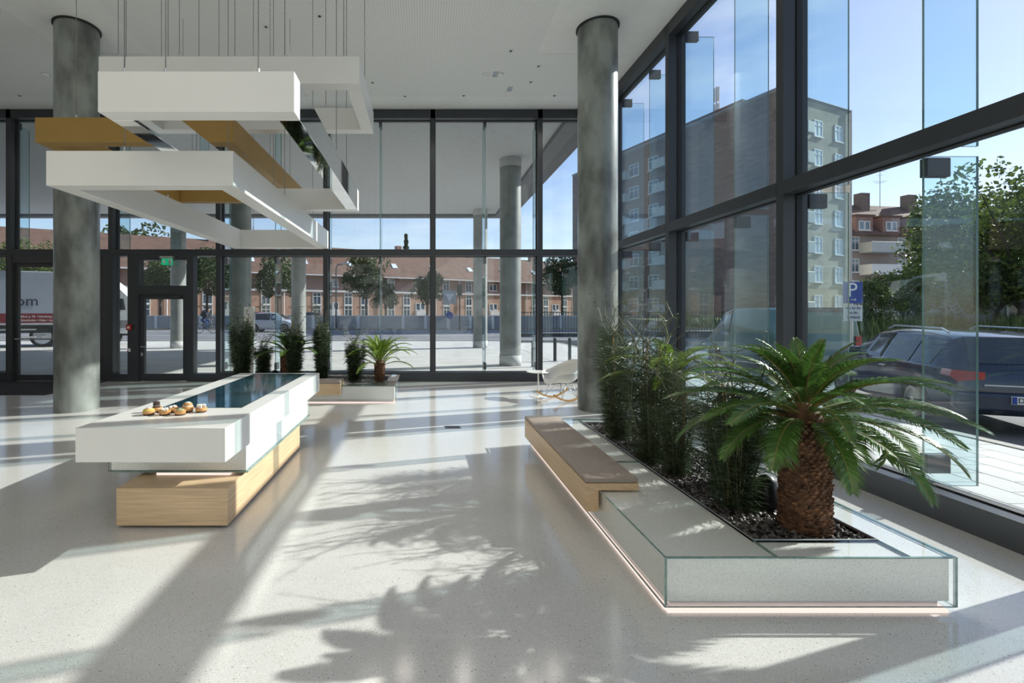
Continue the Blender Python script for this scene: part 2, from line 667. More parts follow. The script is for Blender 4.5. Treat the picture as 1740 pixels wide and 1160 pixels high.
wb = thing('window_1', 'dark-framed glass curtain wall at the far end of the lobby', 'glass wall', (0, YB, 0), kind='structure')
MB_X = [2.52 - 2.322 * k for k in range(5)] + [-8.98, -11.3]
curtain(wb, MB_X, XL, XR, skip=(2, 3))
fins(wb, [2.52 - 1.161 * k for k in range(0, 14)], lower=lambda u: u > -4.5)
MB().box(XR - 0.02, XR + MD, -0.02, MD, 0, H).build('corner_post', M_steel, wb)

wr = thing('window_2', 'dark-framed glass curtain wall along the right side of the lobby', 'glass wall', (XR, 0, 0), -PI / 2, kind='structure')
MR_U = [-(5.03 + 2.33 * k) for k in range(-5, 3)]
curtain(wr, MR_U, -YB, 7.0)
fins(wr, [-(5.03 - 0.02 + 1.165 * k) for k in range(-9, 5)])

w = MB().box(XL - 0.3, XL, YF, YB + 0.25, 0, H).build('wall_left', M_wallw)
tag(w, 'plain white wall closing the lobby on the left', 'wall', kind='structure')
w = MB().box(XL - 0.3, XR + 0.25, YF - 0.3, YF, 0, H).build('wall_rear', M_wallw)
tag(w, 'plain white wall behind the viewpoint', 'wall', kind='structure')

# ---- door zones in the back wall (bays 2 and 3, below the transom)
d1 = thing('door_1', 'dark-framed glass emergency exit door under the green sign', 'door', (-5.72, YB, 0), kind='structure')
q = MB()
xo0, xo1 = -6.40 + 5.72, -4.98 + 5.72
q.box(xo0, xo0 + 0.24, 0, 0.2, 0, ZT0).box(xo1 - 0.14, xo1, 0, 0.2, 0, ZT0)
q.box(xo0 + 0.24, xo1 - 0.14, 0.001, 0.2, ZT0 - 0.09, ZT0 - 0.001).box(xo0 + 0.24, xo1 - 0.14, 0.001, 0.2, 1.88, 2.07)
q.build('frame', M_steel, d1)
lf0, lf1 = xo0 + 0.24, xo1 - 0.14
q = MB()
q.box(lf0, lf0 + 0.10, 0.04, 0.12, 0.01, 1.88).box(lf1 - 0.10, lf1, 0.04, 0.12, 0.01, 1.88)
q.box(lf0 + 0.10, lf1 - 0.10, 0.041, 0.12, 1.78, 1.88).box(lf0 + 0.10, lf1 - 0.10, 0.041, 0.12, 0.01, 0.16)
lf = q.build('door_leaf', M_steel, d1)
MB().box(lf0 + 0.10, lf1 - 0.10, 0.07, 0.09, 0.16, 1.78).build('pane', M_pane, lf)
MB().tube([(lf0 + 0.05, 0.04, 0.75), (lf0 + 0.05, -0.02, 0.75), (lf0 + 0.18, -0.02, 0.75)], 0.011, 8).build('handle', M_alu, lf, True)
MB().box(lf0 + 0.03, lf0 + 0.07, 0.03, 0.04, 0.55, 0.62).build('lock_plate', M_alu, lf)
MB().box(lf0 + 0.4, lf1 - 0.12, -0.03, 0.04, 1.80, 1.86).build('door_closer', M_steel, d1)
MB().box(xo0 + 0.24, xo1 - 0.14, 0.10, 0.12, 2.07, ZT0 - 0.09).build('fanlight_pane', M_pane, d1)
q = MB()
q.box(-6.718 + 5.72, -6.40 + 5.72, 0, MD, 0, 0.16).box(-4.98 + 5.72, -4.496 + 5.72, 0, MD, 0, 0.16)
q.build('sill', M_steel, d1)
MB().box(-6.718 + 5.72, -6.40 + 5.72, 0.15, 0.17, 0.16, ZT0).build('side_pane', M_pane, d1)
MB().box(-4.98 + 5.72, -4.496 + 5.72, 0.15, 0.17, 0.16, ZT0).build('side_pane', M_pane, d1)

d2 = thing('door_2', 'black-framed glass entrance door behind the left concrete column', 'door', (-7.9, YB, 0), kind='structure')
q = MB()
a0, a1 = -8.93 + 7.9, -6.818 + 7.9
q.box(a0, a0 + 0.06, -0.05, 0.2, 0, ZT0).box(a1 - 0.13, a1, 0, 0.2, 0, ZT0).box(a0 + 0.06, a0 + 1.02, -0.021, 0.2, ZT0 - 0.16, ZT0 - 0.001).box(a0 + 1.16, a1 - 0.13, -0.021, 0.2, ZT0 - 0.16, ZT0 - 0.001)
q.box(a0 + 1.02, a0 + 1.16, -0.02, 0.2, 0, ZT0)
q.build('frame', M_plinth, d2)
for (e0, e1) in ((a0 + 0.06, a0 + 1.02), (a0 + 1.16, a1 - 0.13)):
    q = MB()
    q.box(e0, e0 + 0.08, 0.03, 0.1, 0.01, ZT0 - 0.16).box(e1 - 0.08, e1, 0.03, 0.1, 0.01, ZT0 - 0.16)
    q.box(e0 + 0.08, e1 - 0.08, 0.031, 0.1, 0.01, 0.14).box(e0 + 0.08, e1 - 0.08, 0.031, 0.1, ZT0 - 0.24, ZT0 - 0.16)
    lf = q.build('door_leaf', M_plinth, d2)
    MB().box(e0 + 0.08, e1 - 0.08, 0.05, 0.07, 0.14, ZT0 - 0.24).build('pane', M_pane, lf)
    MB().tube([(e0 + 0.06, -0.03, 0.92), (e1 - 0.06, -0.03, 0.92)], 0.016, 8).build('push_bar', M_alu, lf, True)
em = MB().rbox(-9.9, -6.85, 8.75, 10.42, 0.0, 0.014, 0.004).build('entrance_mat', M_mat)
tag(em, 'dark ribbed mat inside the glass entrance door', 'mat')

# exit sign, alarm point
sg = thing('exit_sign', 'green emergency exit sign above the dark-framed door', 'sign', (at(284, 10.4), 10.40, 2.70))
MB().rbox(-0.14, 0.14, -0.05, 0.05, -0.05, -0.001, 0.006).build('housing', M_alu, sg)
pl = MB().box(-0.115, 0.115, -0.012, 0.012, -0.19, -0.05).build('panel', emit('exit_glow', (0.01, 0.30, 0.14), 0.7), sg)
q = MB().box(-0.075, -0.035, -0.0145, -0.012, -0.115, -0.07)
q.prism([(-0.095, -0.115), (-0.015, -0.115), (-0.055, -0.165)], -0.0145, -0.012)
q.build('arrow', M_signw, pl)
q = MB().box(0.035, 0.1, -0.0145, -0.012, -0.175, -0.065)
q.build('doorway', M_signw, pl)
q = MB().tube([(0.062, -0.016, -0.10), (0.055, -0.016, -0.13), (0.075, -0.016, -0.145), (0.07, -0.016, -0.168)], 0.006, 6)
q.tube([(0.055, -0.016, -0.13), (0.048, -0.016, -0.15), (0.04, -0.016, -0.165)], 0.005, 6)
q.tube([(0.045, -0.016, -0.108), (0.062, -0.016, -0.104), (0.08, -0.016, -0.115)], 0.0045, 6)
q.lathe([(0.001, -0.008), (0.008, 0), (0.001, 0.008)], 8, (0.066, -0.016, -0.085))
q.build('running_figure', M_green, pl)
al = thing('fire_alarm', 'red fire alarm call point on the dark post beside the exit door', 'alarm', (at(218, 10.4), 10.44, 1.17))
MB().rbox(-0.055, 0.055, -0.04, 0.0, -0.06, 0.06, 0.008).build('housing', M_red, al)
MB().box(-0.025, 0.025, -0.043, -0.04, -0.025, 0.025).build('glass_plate', M_signw, al)
al = thing('key_switch', 'small white and red key switch below the fire alarm', 'switch', (at(218, 10.4), 10.44, 0.68))
MB().rbox(-0.03, 0.03, -0.03, 0.0, -0.035, 0.035, 0.006).build('housing', M_signw, al)
MB().box(-0.03, -0.005, -0.033, -0.03, -0.03, 0.0).build('button', M_red, al)

# ---- concrete columns
for (x, y), side in zip(COLS, ('left', 'right')):
    c = thing('concrete_column', 'round grey concrete column beside the %s' % ('white display table' if side == 'left' else 'long planter and right glass wall'), 'column', (x, y, 0), group='round concrete columns in the lobby', kind='structure')
    MB().lathe([(0.295, 0.0), (0.295, H)], 64, caps=False).build('shaft', M_conc, c, 'all')
    MB().lathe([(0.295, H - 0.02), (0.318, H - 0.02), (0.318, H - 0.001), (0.295, H - 0.001)], 64, caps=False).build('shadow_ring', M_gasket, c, 'all')

# ---- ceiling downlights and sensors
dl = MB().lathe([(0.045, 0.0), (0.045, -0.006), (0.03, -0.006), (0.026, 0.0)], 20, caps=False).mesh('trim_ring', M_signw, 'all')
dlb = MB().lathe([(0.001, -0.004), (0.018, -0.004), (0.018, -0.012), (0.012, -0.016), (0.001, -0.016)], 16).mesh('lamp', M_black)
# (unseen fill lamps added behind the viewpoint to brighten the lobby)
rear_fill = [(x, y) for y in (-1.2, -3.6) for x in (-6.0, -3.6, -1.2, 1.2)]
spots = [(452, 45), (543, 27), (633, 140), (688, 163), (788, 162), (868, 86), (915, 112), (902, 139), (942, 162), (33, 162)]
names = ['leftmost of the two above the top white frame', 'right of the two above the top white frame', 'just right of the top white frame',
         'near the far glass wall, beside the top white frame', 'near the far glass wall, midway along it', 'nearest in the row before the right column',
         'second in the row before the right column', 'third in the row before the right column', 'near the far glass wall, before the right column',
         'left of the left column near the far wall']
spots = [(at(px, F * (H - EYE) / (530 - py)), F * (H - EYE) / (530 - py)) for px, py in spots]
for k, (x, y) in enumerate(spots + rear_fill):
    nm = names[k] if k < len(names) else 'added unseen behind the viewpoint as fill, place %s of the %s row' % (('one', 'two', 'three', 'four')[(k - len(names)) % 4], ('nearer', 'farther')[(k - len(names)) // 4])
    r = thing('downlight', 'tiny recessed ceiling spotlight ' + nm, 'spotlight', (x, y, H - 0.002), group='ceiling downlights')
    put('trim_ring', dl, r)
    put('lamp', dlb, r)
    ld = bpy.data.lights.new('downlight', 'SPOT')
    ld.energy = 30 if k < len(names) else 44
    ld.spot_size = math.radians(120 if k < len(names) else 150)
    ld.spot_blend = 0.5
    ld.shadow_soft_size = 0.12
    ld.color = (1, 0.91, 0.80)
    lo = bpy.data.objects.new('downlight_beam', ld)
    COL.objects.link(lo)
    lo.parent = r
    lo.location = (0, 0, -0.03)
sens = MB().lathe([(0.06, 0.0), (0.06, -0.012), (0.04, -0.035), (0.001, -0.04)], 20).mesh('housing', M_signw, True)
for (px, py), nm in (((78, 126), 'left of the left column'), ((850, 126), 'in front of the right column'), ((826, 126), 'beside the blue-grey sticker')):
    d = F * (H - EYE) / (530 - py)
    r = thing('smoke_detector', 'round smoke detector on the ceiling ' + nm, 'detector', (at(px, d), d, H - 0.001))
    put('housing', sens, r, scale=0.5 if px == 826 else 1.0)
    MB().lathe([(0.062, 0.0), (0.075, -0.002), (0.075, 0.0)], 20, caps=False).build('base_ring', M_alu, r)
for (px, py), nm in (((842, 126), 'beside the smoke detector'), ((866, 151), 'nearest the far glass wall')):
    d = F * (H - EYE) / (530 - py)
    r = MB().box(-0.05, 0.05, -0.10, 0.10, -0.004, 0).build('ceiling_plate', P('blue_grey_plate_%d' % px, (0.42, 0.46, 0.52), 0.5), None, loc=(at(px, d), d, H - 0.001))
    tag(r, 'small blue-grey plate on the ceiling ' + nm, 'plate')

# ------------------------------------------------------------------ display table
tb = thing('display_table', 'long white display table on a glass tier and oak base', 'table', (-1.75, 4.4, 0))
ox, oy = 1.75, -4.4


def tbx(x0, x1, y0, y1, z0, z1, r=0.004):
    return MB().rbox(x0 + ox, x1 + ox, y0 + oy, y1 + oy, z0, z1, r)


tbx(-2.08, -1.40, 3.40, 5.26, 0.0, 0.02).build('plinth', M_plinth, tb)
tbx(-2.13, -1.358, 3.35, 5.30, 0.02, 0.281, 0.003).build('oak_base', M_oak, tb, True)
tbx(-2.0, -1.45, 3.62, 5.20, 0.281, 0.305, 0.002).build('light_strip', M_led, tb)
mid = tbx(-2.345, -1.333, 3.632, 5.585, 0.312, 0.54, 0.002).build('glass_tier', M_body, tb)
gx0, gx1, gy0, gy1 = -2.36 + ox, -1.318 + ox, 3.617 + oy, 5.60 + oy
for nm, bxs in (('front', (gx0, gx1, gy0, gy0 + 0.012)), ('back', (gx0, gx1, gy1 - 0.012, gy1)), ('left', (gx0, gx0 + 0.012, gy0 + 0.012, gy1 - 0.012)), ('right', (gx1 - 0.012, gx1, gy0 + 0.012, gy1 - 0.012))):
    ed = {0: 1, 1: 1}
    ed.update({3: 1, 5: 1} if nm in ('front', 'back') else {})
    MB().box(*bxs, 0.30, 0.54, 0, ed).build('glass_panel', [M_pglass, M_pedge], mid)
MB().box(gx0, gx1, gy0, gy1, 0.300, 0.309).build('edge_strip', M_pedge, mid)
SX0, SX1, SY0, SY1, SZ = -2.226, -1.2675, 3.089, 5.87, 0.76
tbx(SX0, SX1, SY0, SY1, 0.54, SZ, 0.0035).build('top_slab', M_white, tb, True)
sc = MB().box(-2.02 + ox, -1.415 + ox, 3.746 + oy, 5.80 + oy, SZ - 0.004, SZ + 0.0015).build('screen', M_display, tb)
q = MB()
x0, x1, y0, y1 = -2.02 + ox, -1.415 + ox, 3.746 + oy, 5.80 + oy
for b in ((x0 - .008, x0, y0 - .008, y1 + .008), (x1, x1 + .008, y0 - .008, y1 + .008), (x0, x1, y0 - .008, y0), (x0, x1, y1, y1 + .008)):
    q.box(*b, SZ - 0.004, SZ + 0.002)
q.build('screen_border', M_black, tb)

# pastries
C_pastry = P('baked_pastry', (0.52, 0.27, 0.10), 0.6, var=0.3, scale=40, bump=0.2)
C_choc = P('chocolate', (0.045, 0.025, 0.018), 0.4, var=0.3, scale=60)
C_cream = P('cream_topping', (0.78, 0.73, 0.66), 0.5, var=0.08, scale=60, bump=0.2)
C_lemon = P('lemon_glaze', (0.62, 0.44, 0.12), 0.3, var=0.2, scale=40)
C_pink = P('pink_icing', (0.66, 0.50, 0.55), 0.4, var=0.1, scale=40)
C_greenf = P('pistachio_cream', (0.32, 0.38, 0.18), 0.5, var=0.2, scale=60)


def pastry(px, py, label, kind):
    d = F * (EYE - SZ) / (py - 530)
    r = thing('pastry', label, 'pastry', (at(px, d), d, SZ), rz=random.random() * 6, group='pastries on the white table')
    MB().lathe([(0.034, 0.0), (0.037, 0.008), (0.034, 0.009)], 24).build('paper_cup', C_choc, r, True)
    z = 0.009
    hh = {'dome': 0.022, 'stack': 0.026, 'tips': 0.028, 'crumb': 0.024, 'bowl': 0.028, 'puff': 0.034, 'foam': 0.026}[kind]
    prof = [(0.034, z), (0.0405, z + 0.006), (0.042, z + hh * 0.7), (0.038, z + hh)]
    if kind in ('bowl', 'tips'):
        prof = [(0.035, z), (0.042, z + hh), (0.037, z + hh), (0.034, z + hh - 0.008), (0.001, z + hh - 0.008)]
    MB().lathe(prof, 24).build('crust', C_pastry, r, True)
    t = z + hh
    if kind == 'dome':
        g = MB().lathe([(0.039, t - .002), (0.036, t + 0.008), (0.024, t + 0.016), (0.001, t + 0.020)], 24).build('glaze', C_lemon, r, 'all')
        MB().lathe([(0.020, t + .0165), (0.014, t + 0.021), (0.001, t + 0.023)], 16).build('icing', C_pink, g, 'all')
    elif kind == 'stack':
        g = MB()
        for k in range(3):
            g.rbox(-0.019, 0.019, -0.019, 0.019, t + k * 0.015, t + k * 0.015 + 0.013, 0.003)
        g.build('chocolate_stack', C_choc, r, True)
        MB().rbox(-0.017, 0.017, -0.017, 0.017, t + 0.013, t + 0.0155, 0.001).build('cream_layer', C_cream, r)
    elif kind == 'tips':
        MB().lathe([(0.034, t - .006), (0.02, t - 0.001), (0.001, t + .001)], 20).build('filling', C_lemon, r, 'all')
        for k in range(6):
            a = k * 1.05
            MB().lathe([(0.008, 0), (0.006, 0.01), (0.001, 0.022)], 8).build('meringue_tip', C_cream, r, 'all', (0.018 * math.cos(a), 0.018 * math.sin(a), t - .005))
    elif kind == 'crumb':
        for k in range(14):
            a, rr = random.random() * 6.3, 0.026 * math.sqrt(random.random())
            MB().lathe([(0.001, -0.008), (0.008, -0.003), (0.009, 0.003), (0.001, 0.009)], 7).build('crumble', C_cream, r, 'all', (rr * math.cos(a), rr * math.sin(a), t + 0.004 + 0.01 * (1 - rr / 0.026)))
    elif kind == 'bowl':
        MB().lathe([(0.033, t - .006), (0.026, t + 0.003), (0.012, t + 0.006), (0.001, t + .0065)], 20).build('filling', C_greenf, r, 'all')
    elif kind == 'puff':
        MB().lathe([(0.036, t), (0.035, t + .004), (0.030, t + .006)], 24).build('cream_layer', C_cream, r, 'all')
        g = MB().lathe([(0.030, t + .006), (0.034, t + .011), (0.028, t + .022), (0.012, t + .028), (0.001, t + .029)], 24).build('bun_lid', C_pastry, r, 'all')
        MB().lathe([(0.022, t + .0255), (0.014, t + .030), (0.001, t + .032)], 14).build('icing', C_cream, g, 'all')
    else:
        for k in range(7):
            a = k * 0.9
            rr = 0.0 if k == 6 else 0.022
            MB().rbox(-0.010, 0.010, -0.010, 0.010, 0, 0.024, 0.004).build('foam_cube', C_cream, r, True, (rr * math.cos(a), rr * math.sin(a), t - .002), (0, 0, a))


for a in ((253, 704.6, 'lemon-glazed round pastry, leftmost of the front row', 'dome'), (266, 699.8, 'tart topped with a square chocolate stack', 'stack'),
          (280, 704.6, 'tart with white meringue tips', 'tips'), (294, 699.8, 'tart covered in pale crumble', 'crumb'), (306, 704.6, 'dark tart with green filling, rightmost of the front row', 'bowl'),
          (319, 699.4, 'tall cream puff with an iced lid', 'puff'), (342, 699.8, 'tart topped with white foam cubes, standing apart on the right', 'foam')):
    pastry(*a)

# ------------------------------------------------------------------ hanging frames


def hanging(name, label, x0, x1, y0, y1, z0, z1, mats, cabs, bw=0.13):
    r = thing(name, label, 'hanging frame', ((x0 + x1) / 2, (y0 + y1) / 2, z0), group='suspended rectangular frames')
    cx, cy = (x0 + x1) / 2, (y0 + y1) / 2
    hgt = z1 - z0
    fm, bm_, lm, rm = mats
    MB().rbox(x0 - cx, x1 - cx, y0 - cy, y0 + bw - cy, 0, hgt, 0.002, seg=1).build('front_beam', fm, r, True)
    MB().rbox(x0 - cx, x1 - cx, y1 - bw - cy, y1 - cy, 0, hgt, 0.002, seg=1).build('back_beam', bm_, r, True)
    MB().rbox(x0 - cx, x0 + bw - cx, y0 + bw - cy, y1 - bw - cy, 0, hgt, 0.002, seg=1).build('side_beam', lm, r, True)
    MB().rbox(x1 - bw - cx, x1 - cx, y0 + bw - cy, y1 - bw - cy, 0, hgt, 0.002, seg=1).build('side_beam', rm, r, True)
    for (x, y) in cabs:
        c = MB().tube([(x - cx, y - cy, hgt), (x - cx, y - cy, H - z0)], 0.0035, 6).build('cable', M_cable, r, 'all')
        MB().tube([(x - cx, y - cy, hgt), (x - cx, y - cy, hgt + 0.05)], 0.009, 8).build('cable_grip', M_alu, c, True)
    return r


hb = 0.065
hanging('light_frame', 'lowest large white rectangular frame hanging over the table', -2.577, -1.30, 3.30, 6.60, 2.363, 2.60, (M_white,) * 4,
        [(-2.08, 3.365), (-1.365, 4.75), (-2.51, 4.75), (-2.3, 6.535), (-1.5, 6.535)])
hanging('light_frame', 'white frame with mirror-polished side beams, nearest the viewer', -1.928, -0.765, 2.86, 5.70, 2.683, 2.923, (M_white, M_white, M_chrome, M_chrome),
        [(-1.81, 2.925), (-1.56, 2.925), (-1.00, 2.925), (-0.83, 4.6), (-1.86, 4.6), (-0.9, 5.635), (-1.75, 5.635)])
hanging('light_frame', 'gold-coloured rectangular frame between the white ones', -3.754, -1.84, 4.67, 7.30, 3.138, 3.378, (M_gold,) * 4,
        [(-3.4, 4.735), (-2.2, 4.735), (-1.905, 6.0), (-3.69, 6.0), (-2.0, 7.235), (-3.6, 7.235)])
hanging('light_frame', 'topmost wide white frame close under the ceiling', -2.885, -0.57, 4.29, 5.50, 3.525, 3.767, (M_white,) * 4,
        [(-2.75, 4.355), (-2.2, 4.355), (-1.7, 4.355), (-1.25, 4.355), (-0.72, 4.355), (-0.635, 5.2), (-2.82, 5.2), (-1.1, 5.435), (-2.3, 5.435)])
# ------------------------------------------------------------------ planters with bench
PL, PWD, PH = 3.10, 1.45, 0.287       # u = along (local y), v = across from the bench side (local x)
TU0, TU1, TV0, TV1 = 0.19, 2.93, 0.57, 1.225


def pebble_field(n, seed):
    """a bed of small angular stones, joined"""
    rg = np.random.default_rng(seed)
    base = np.array([(1, 0, 0), (-1, 0, 0), (0, 1, 0), (0, -1, 0), (0, 0, 1), (0, 0, -1)], float)
    tri = [(0, 2, 4), (2, 1, 4), (1, 3, 4), (3, 0, 4), (2, 0, 5), (1, 2, 5), (3, 1, 5), (0, 3, 5)]
    out = []
    for k in range(n):
        s = rg.uniform(0.009, 0.019)
        v = base * (s * rg.uniform(0.7, 1.3), s * rg.uniform(0.6, 1.1), s * rg.uniform(0.4, 0.7)) + rg.normal(0, s * 0.15, (6, 3))
        a, b = rg.uniform(0, 6.3), rg.normal(0, 0.4)
        R = np.array(Euler((b, rg.normal(0, 0.4), a)).to_matrix())
        v = v @ R.T + (rg.uniform(TV0 + 0.015, TV1 - 0.015), rg.uniform(TU0 + 0.015, TU1 - 0.015), 0.262 + rg.uniform(0, 0.016))
        out.append(v)
    V = np.concatenate(out)
    fs = [tuple(i + 6 * k for i in t) for k in range(n) for t in tri]
    me = bpy.data.meshes.new('gravel')
    me.from_pydata(V.tolist(), [], fs)
    me.materials.append(M_gravel)
    me.update()
    return me


def glass_plate(par, x0, x1, y0, y1, z0, z1):
    dims = (x1 - x0, y1 - y0, z1 - z0)
    thin = dims.index(min(dims))
    ed = {0: {0: 1, 1: 1, 2: 1, 4: 1}, 1: {0: 1, 1: 1, 3: 1, 5: 1}, 2: {2: 1, 3: 1, 4: 1, 5: 1}}[thin]
    return MB().box(x0, x1, y0, y1, z0, z1, 0, ed).build('glass_panel', [M_pglass, M_pedge], par)


GRAVEL = pebble_field(5200, 3)


def planter(label, blabel, loc, rz):
    r = thing('planter', label, 'planter', loc, rz, group='glass-clad planters')
    i = 0.022
    b = MB()
    b.box(i, TV0, i, PL - i, 0.06, PH - 0.012)
    b.box(TV1, PWD - i, i, PL - i, 0.06, PH - 0.012)
    b.box(TV0, TV1, i, TU0, 0.06, PH - 0.012)
    b.box(TV0, TV1, TU1, PL - i, 0.06, PH - 0.012)
    body = b.build('body', M_body, r)
    MB().box(TV0, TV1, TU0, TU1, 0.06, 0.258).build('soil', M_soil, r)
    g = put('gravel', GRAVEL, r)
    g['kind'] = 'stuff'
    MB().box(0.10, PWD - 0.10, 0.10, PL - 0.10, 0.0, 0.06).build('plinth', M_plinth, r)
    q = MB()
    for bx in ((0.025, PWD - 0.025, 0.02, 0.045), (0.025, PWD - 0.025, PL - 0.045, PL - 0.02), (0.02, 0.045, 0.045, PL - 0.045), (PWD - 0.045, PWD - 0.02, 0.045, PL - 0.045)):
        q.box(*bx, 0.002, 0.016)
    q.build('light_strip', M_led, r)
    q = MB()
    for bx in ((0.06, PWD - 0.06, 0.05, 0.06), (0.06, PWD - 0.06, PL - 0.06, PL - 0.05), (0.05, 0.06, 0.05, PL - 0.05), (PWD - 0.06, PWD - 0.05, 0.05, PL - 0.05)):
        q.box(*bx, 0.016, 0.075)
    q.build('metal_skirt', M_alu, r)
    q = MB()
    for bx in ((TV0 - 0.006, TV1 + 0.006, TU0 - 0.006, TU0), (TV0 - 0.006, TV1 + 0.006, TU1, TU1 + 0.006), (TV0 - 0.006, TV0, TU0, TU1), (TV1, TV1 + 0.006, TU0, TU1)):
        q.box(*bx, 0.26, PH + 0.004)
    q.build('steel_edging', M_alu, r)
    t = 0.012
    js = [0.0, 1.55, PL]
    for k in range(2):
        a, c = js[k] + 0.001, js[k + 1] - 0.001
        glass_plate(r, 0, t, a, c, 0.04, PH)
        glass_plate(r, PWD - t, PWD, a, c, 0.04, PH)
        glass_plate(r, t, TV0 - 0.006, a + (t if k == 0 else 0), c - (t if k == 1 else 0), PH - t, PH)
        glass_plate(r, TV1 + 0.006, PWD - t, a + (t if k == 0 else 0), c - (t if k == 1 else 0), PH - t, PH)
    glass_plate(r, t, PWD - t, 0, t, 0.04, PH)
    glass_plate(r, t, PWD - t, PL - t, PL, 0.04, PH)
    glass_plate(r, TV0, TV1, t, TU0 - 0.006, PH - t, PH)
    glass_plate(r, TV0, TV1, TU1 + 0.006, PL - t, PH - t, PH)
    R = Matrix.Rotation(rz, 3, 'Z')
    bl = Vector(loc) + R @ Vector((-0.05, 1.885, 0.147))
    bn = thing('bench', blabel, 'bench', bl, rz, group='oak benches on the planters')
    lx, ly = 0.05, -1.885
    BU0, BU1 = 0.895, 2.875
    MB().prism([(-0.09 + lx, 0.0), (-0.002 + lx, 0.0), (-0.002 + lx, 0.142), (0.27 + lx, 0.142), (0.27 + lx, 0.19), (-0.09 + lx, 0.19)], BU0 + ly, BU1 + ly).build('oak_seat', M_oak_y, bn)
    MB().rbox(-0.09 + lx, 0.268 + lx, BU0 + ly, BU1 + ly, 0.192, 0.226, 0.008, seg=3).build('cushion', M_cush, bn, True)
    return r


M_oak_y = P('light_oak_long', (0.64, 0.46, 0.285), 0.42, var=0.14, scale=3.0, stretch=(9.0, 0.5, 26.0), detail=6, bump=0.04)
P1, P2 = (1.19, 2.39, 0.0), (-0.46, 7.95, 0.0)
planter('large glass-clad planter with gravel and palms in the foreground', 'oak bench with taupe cushion on the foreground planter', P1, 0)
planter('glass-clad planter with gravel near the far glass wall', 'oak bench with pale cushion on the far planter, behind the table', P2, PI / 2)


def pw(which, u, v, z=0.262):
    return (P1[0] + v, P1[1] + u, z) if which == 1 else (P2[0] - u, P2[1] + v, z)


# ------------------------------------------------------------------ cycad palms


def frond_mesh(Lf, e0, bend, wide, seed, n=46, mats=None):
    """one feather leaf: a curved stalk with two rows of narrow leaflets"""
    rg = random.Random(seed)
    N = 24
    pts, tang = [Vector((0, 0, 0))], []
    side = rg.uniform(-0.12, 0.12)
    for k in range(N):
        s = k / N
        e = e0 - bend * (s ** 1.35)
        t = Vector((math.cos(e), side * s, math.sin(e))).normalized()
        tang.append(t)
        pts.append(pts[-1] + t * (Lf / N))
    tang.append(tang[-1])
    b = MB()
    b.tube(pts, [0.0065 * (1 - 0.8 * k / N) for k in range(N + 1)], 5, 1)
    for i in range(n):
        s = 0.10 + 0.89 * i / (n - 1)
        x = s * N
        k = min(int(x), N - 1)
        p = pts[k].lerp(pts[k + 1], x - k)
        t = tang[k]
        lat = Vector((-t.y, t.x, 0)).normalized()
        up = t.cross(lat) * -1 if t.cross(lat).z < 0 else t.cross(lat)
        ln = wide * min(1.0, 0.35 + 2.2 * (s - 0.1)) * (1.0 if s < 0.55 else max(0.22, 1 - ((s - 0.55) / 0.45) ** 1.8 * 0.78))
        fw = 0.42 + 0.75 * s
        for sd_ in (-1, 1):
            l2 = ln * rg.uniform(0.88, 1.08)
            dr = (lat * sd_ + t * fw + up * rg.uniform(0.22, 0.42)).normalized()
            w = t * (0.0060 if mats is None else 0.0072)
            m_ = p + dr * l2 * 0.55
            e_ = p + dr * l2 + Vector((0, 0, -0.22 * l2))
            b.add([p - w * 0.7, p + w * 0.7, m_ + w, e_, m_ - w], [(0, 1, 2, 4), (4, 2, 3)], 0)
    return b.mesh('frond', mats or [M_frond, M_rachis], False)


def scales_mesh(r0, r1, hh, nr, nh, seed):
    rg = random.Random(seed)
    b = MB()
    for j in range(nh):
        z = hh * (j + 0.2) / nh
        for i in range(nr):
            th = 2 * PI * (i + 0.5 * (j % 2)) / nr + rg.uniform(-0.05, 0.05)
            rr = r0 + (r1 - r0) * z / hh
            w = PI * rr / nr * rg.uniform(0.8, 1.1)
            h = hh / nh * rg.uniform(0.9, 1.5)
            o = rg.uniform(0.010, 0.022)
            c, s_ = math.cos(th), math.sin(th)
            tx, ty = -s_, c
            zz = z + rg.uniform(-0.004, 0.004)

            def q(a, rad, z_):
                return (c * rad + tx * a, s_ * rad + ty * a, z_)
            b.add([q(-w, rr - 0.006, zz), q(w, rr - 0.006, zz), q(w * .7, rr + o * .8, zz + h * .55), q(-w * .7, rr + o * .8, zz + h * .55),
                   q(0, rr + o, zz + h), q(-w, rr - .006, zz + h * .7), q(w, rr - .006, zz + h * .7)],
                  [(0, 1, 2, 3), (3, 2, 4), (0, 3, 4, 5), (1, 6, 4, 2), (5, 4, 6)], 0)
    return b.mesh('bark_scales', M_bark)


FR = {}
for nm, (Lf, e0, bend, wide) in {'up': (0.40, 1.42, 0.8, 0.085), 'high': (0.50, 1.08, 1.15, 0.10), 'mid': (0.64, 0.66, 1.05, 0.115),
                                 'low': (0.70, 0.34, 0.95, 0.12), 'droop': (0.60, 0.10, 1.25, 0.125), 'hang': (0.40, 0.25, 2.5, 0.11)}.items():
    FR[nm] = [frond_mesh(Lf, e0, bend, wide, 11 * k + len(nm), n=int(34 + 52 * Lf)) for k in range(2)]
FRY = {}
for nm, (Lf, e0, bend, wide) in {'up': (0.62, 1.35, 0.9, 0.09), 'high': (0.78, 1.15, 1.5, 0.10), 'mid': (0.85, 0.85, 1.6, 0.105), 'low': (0.8, 0.45, 1.2, 0.10)}.items():
    FRY[nm] = [frond_mesh(Lf, e0, bend, wide, 5 * k + len(nm), n=int(30 + 30 * Lf), mats=[M_frondy, M_rachis]) for k in range(2)]


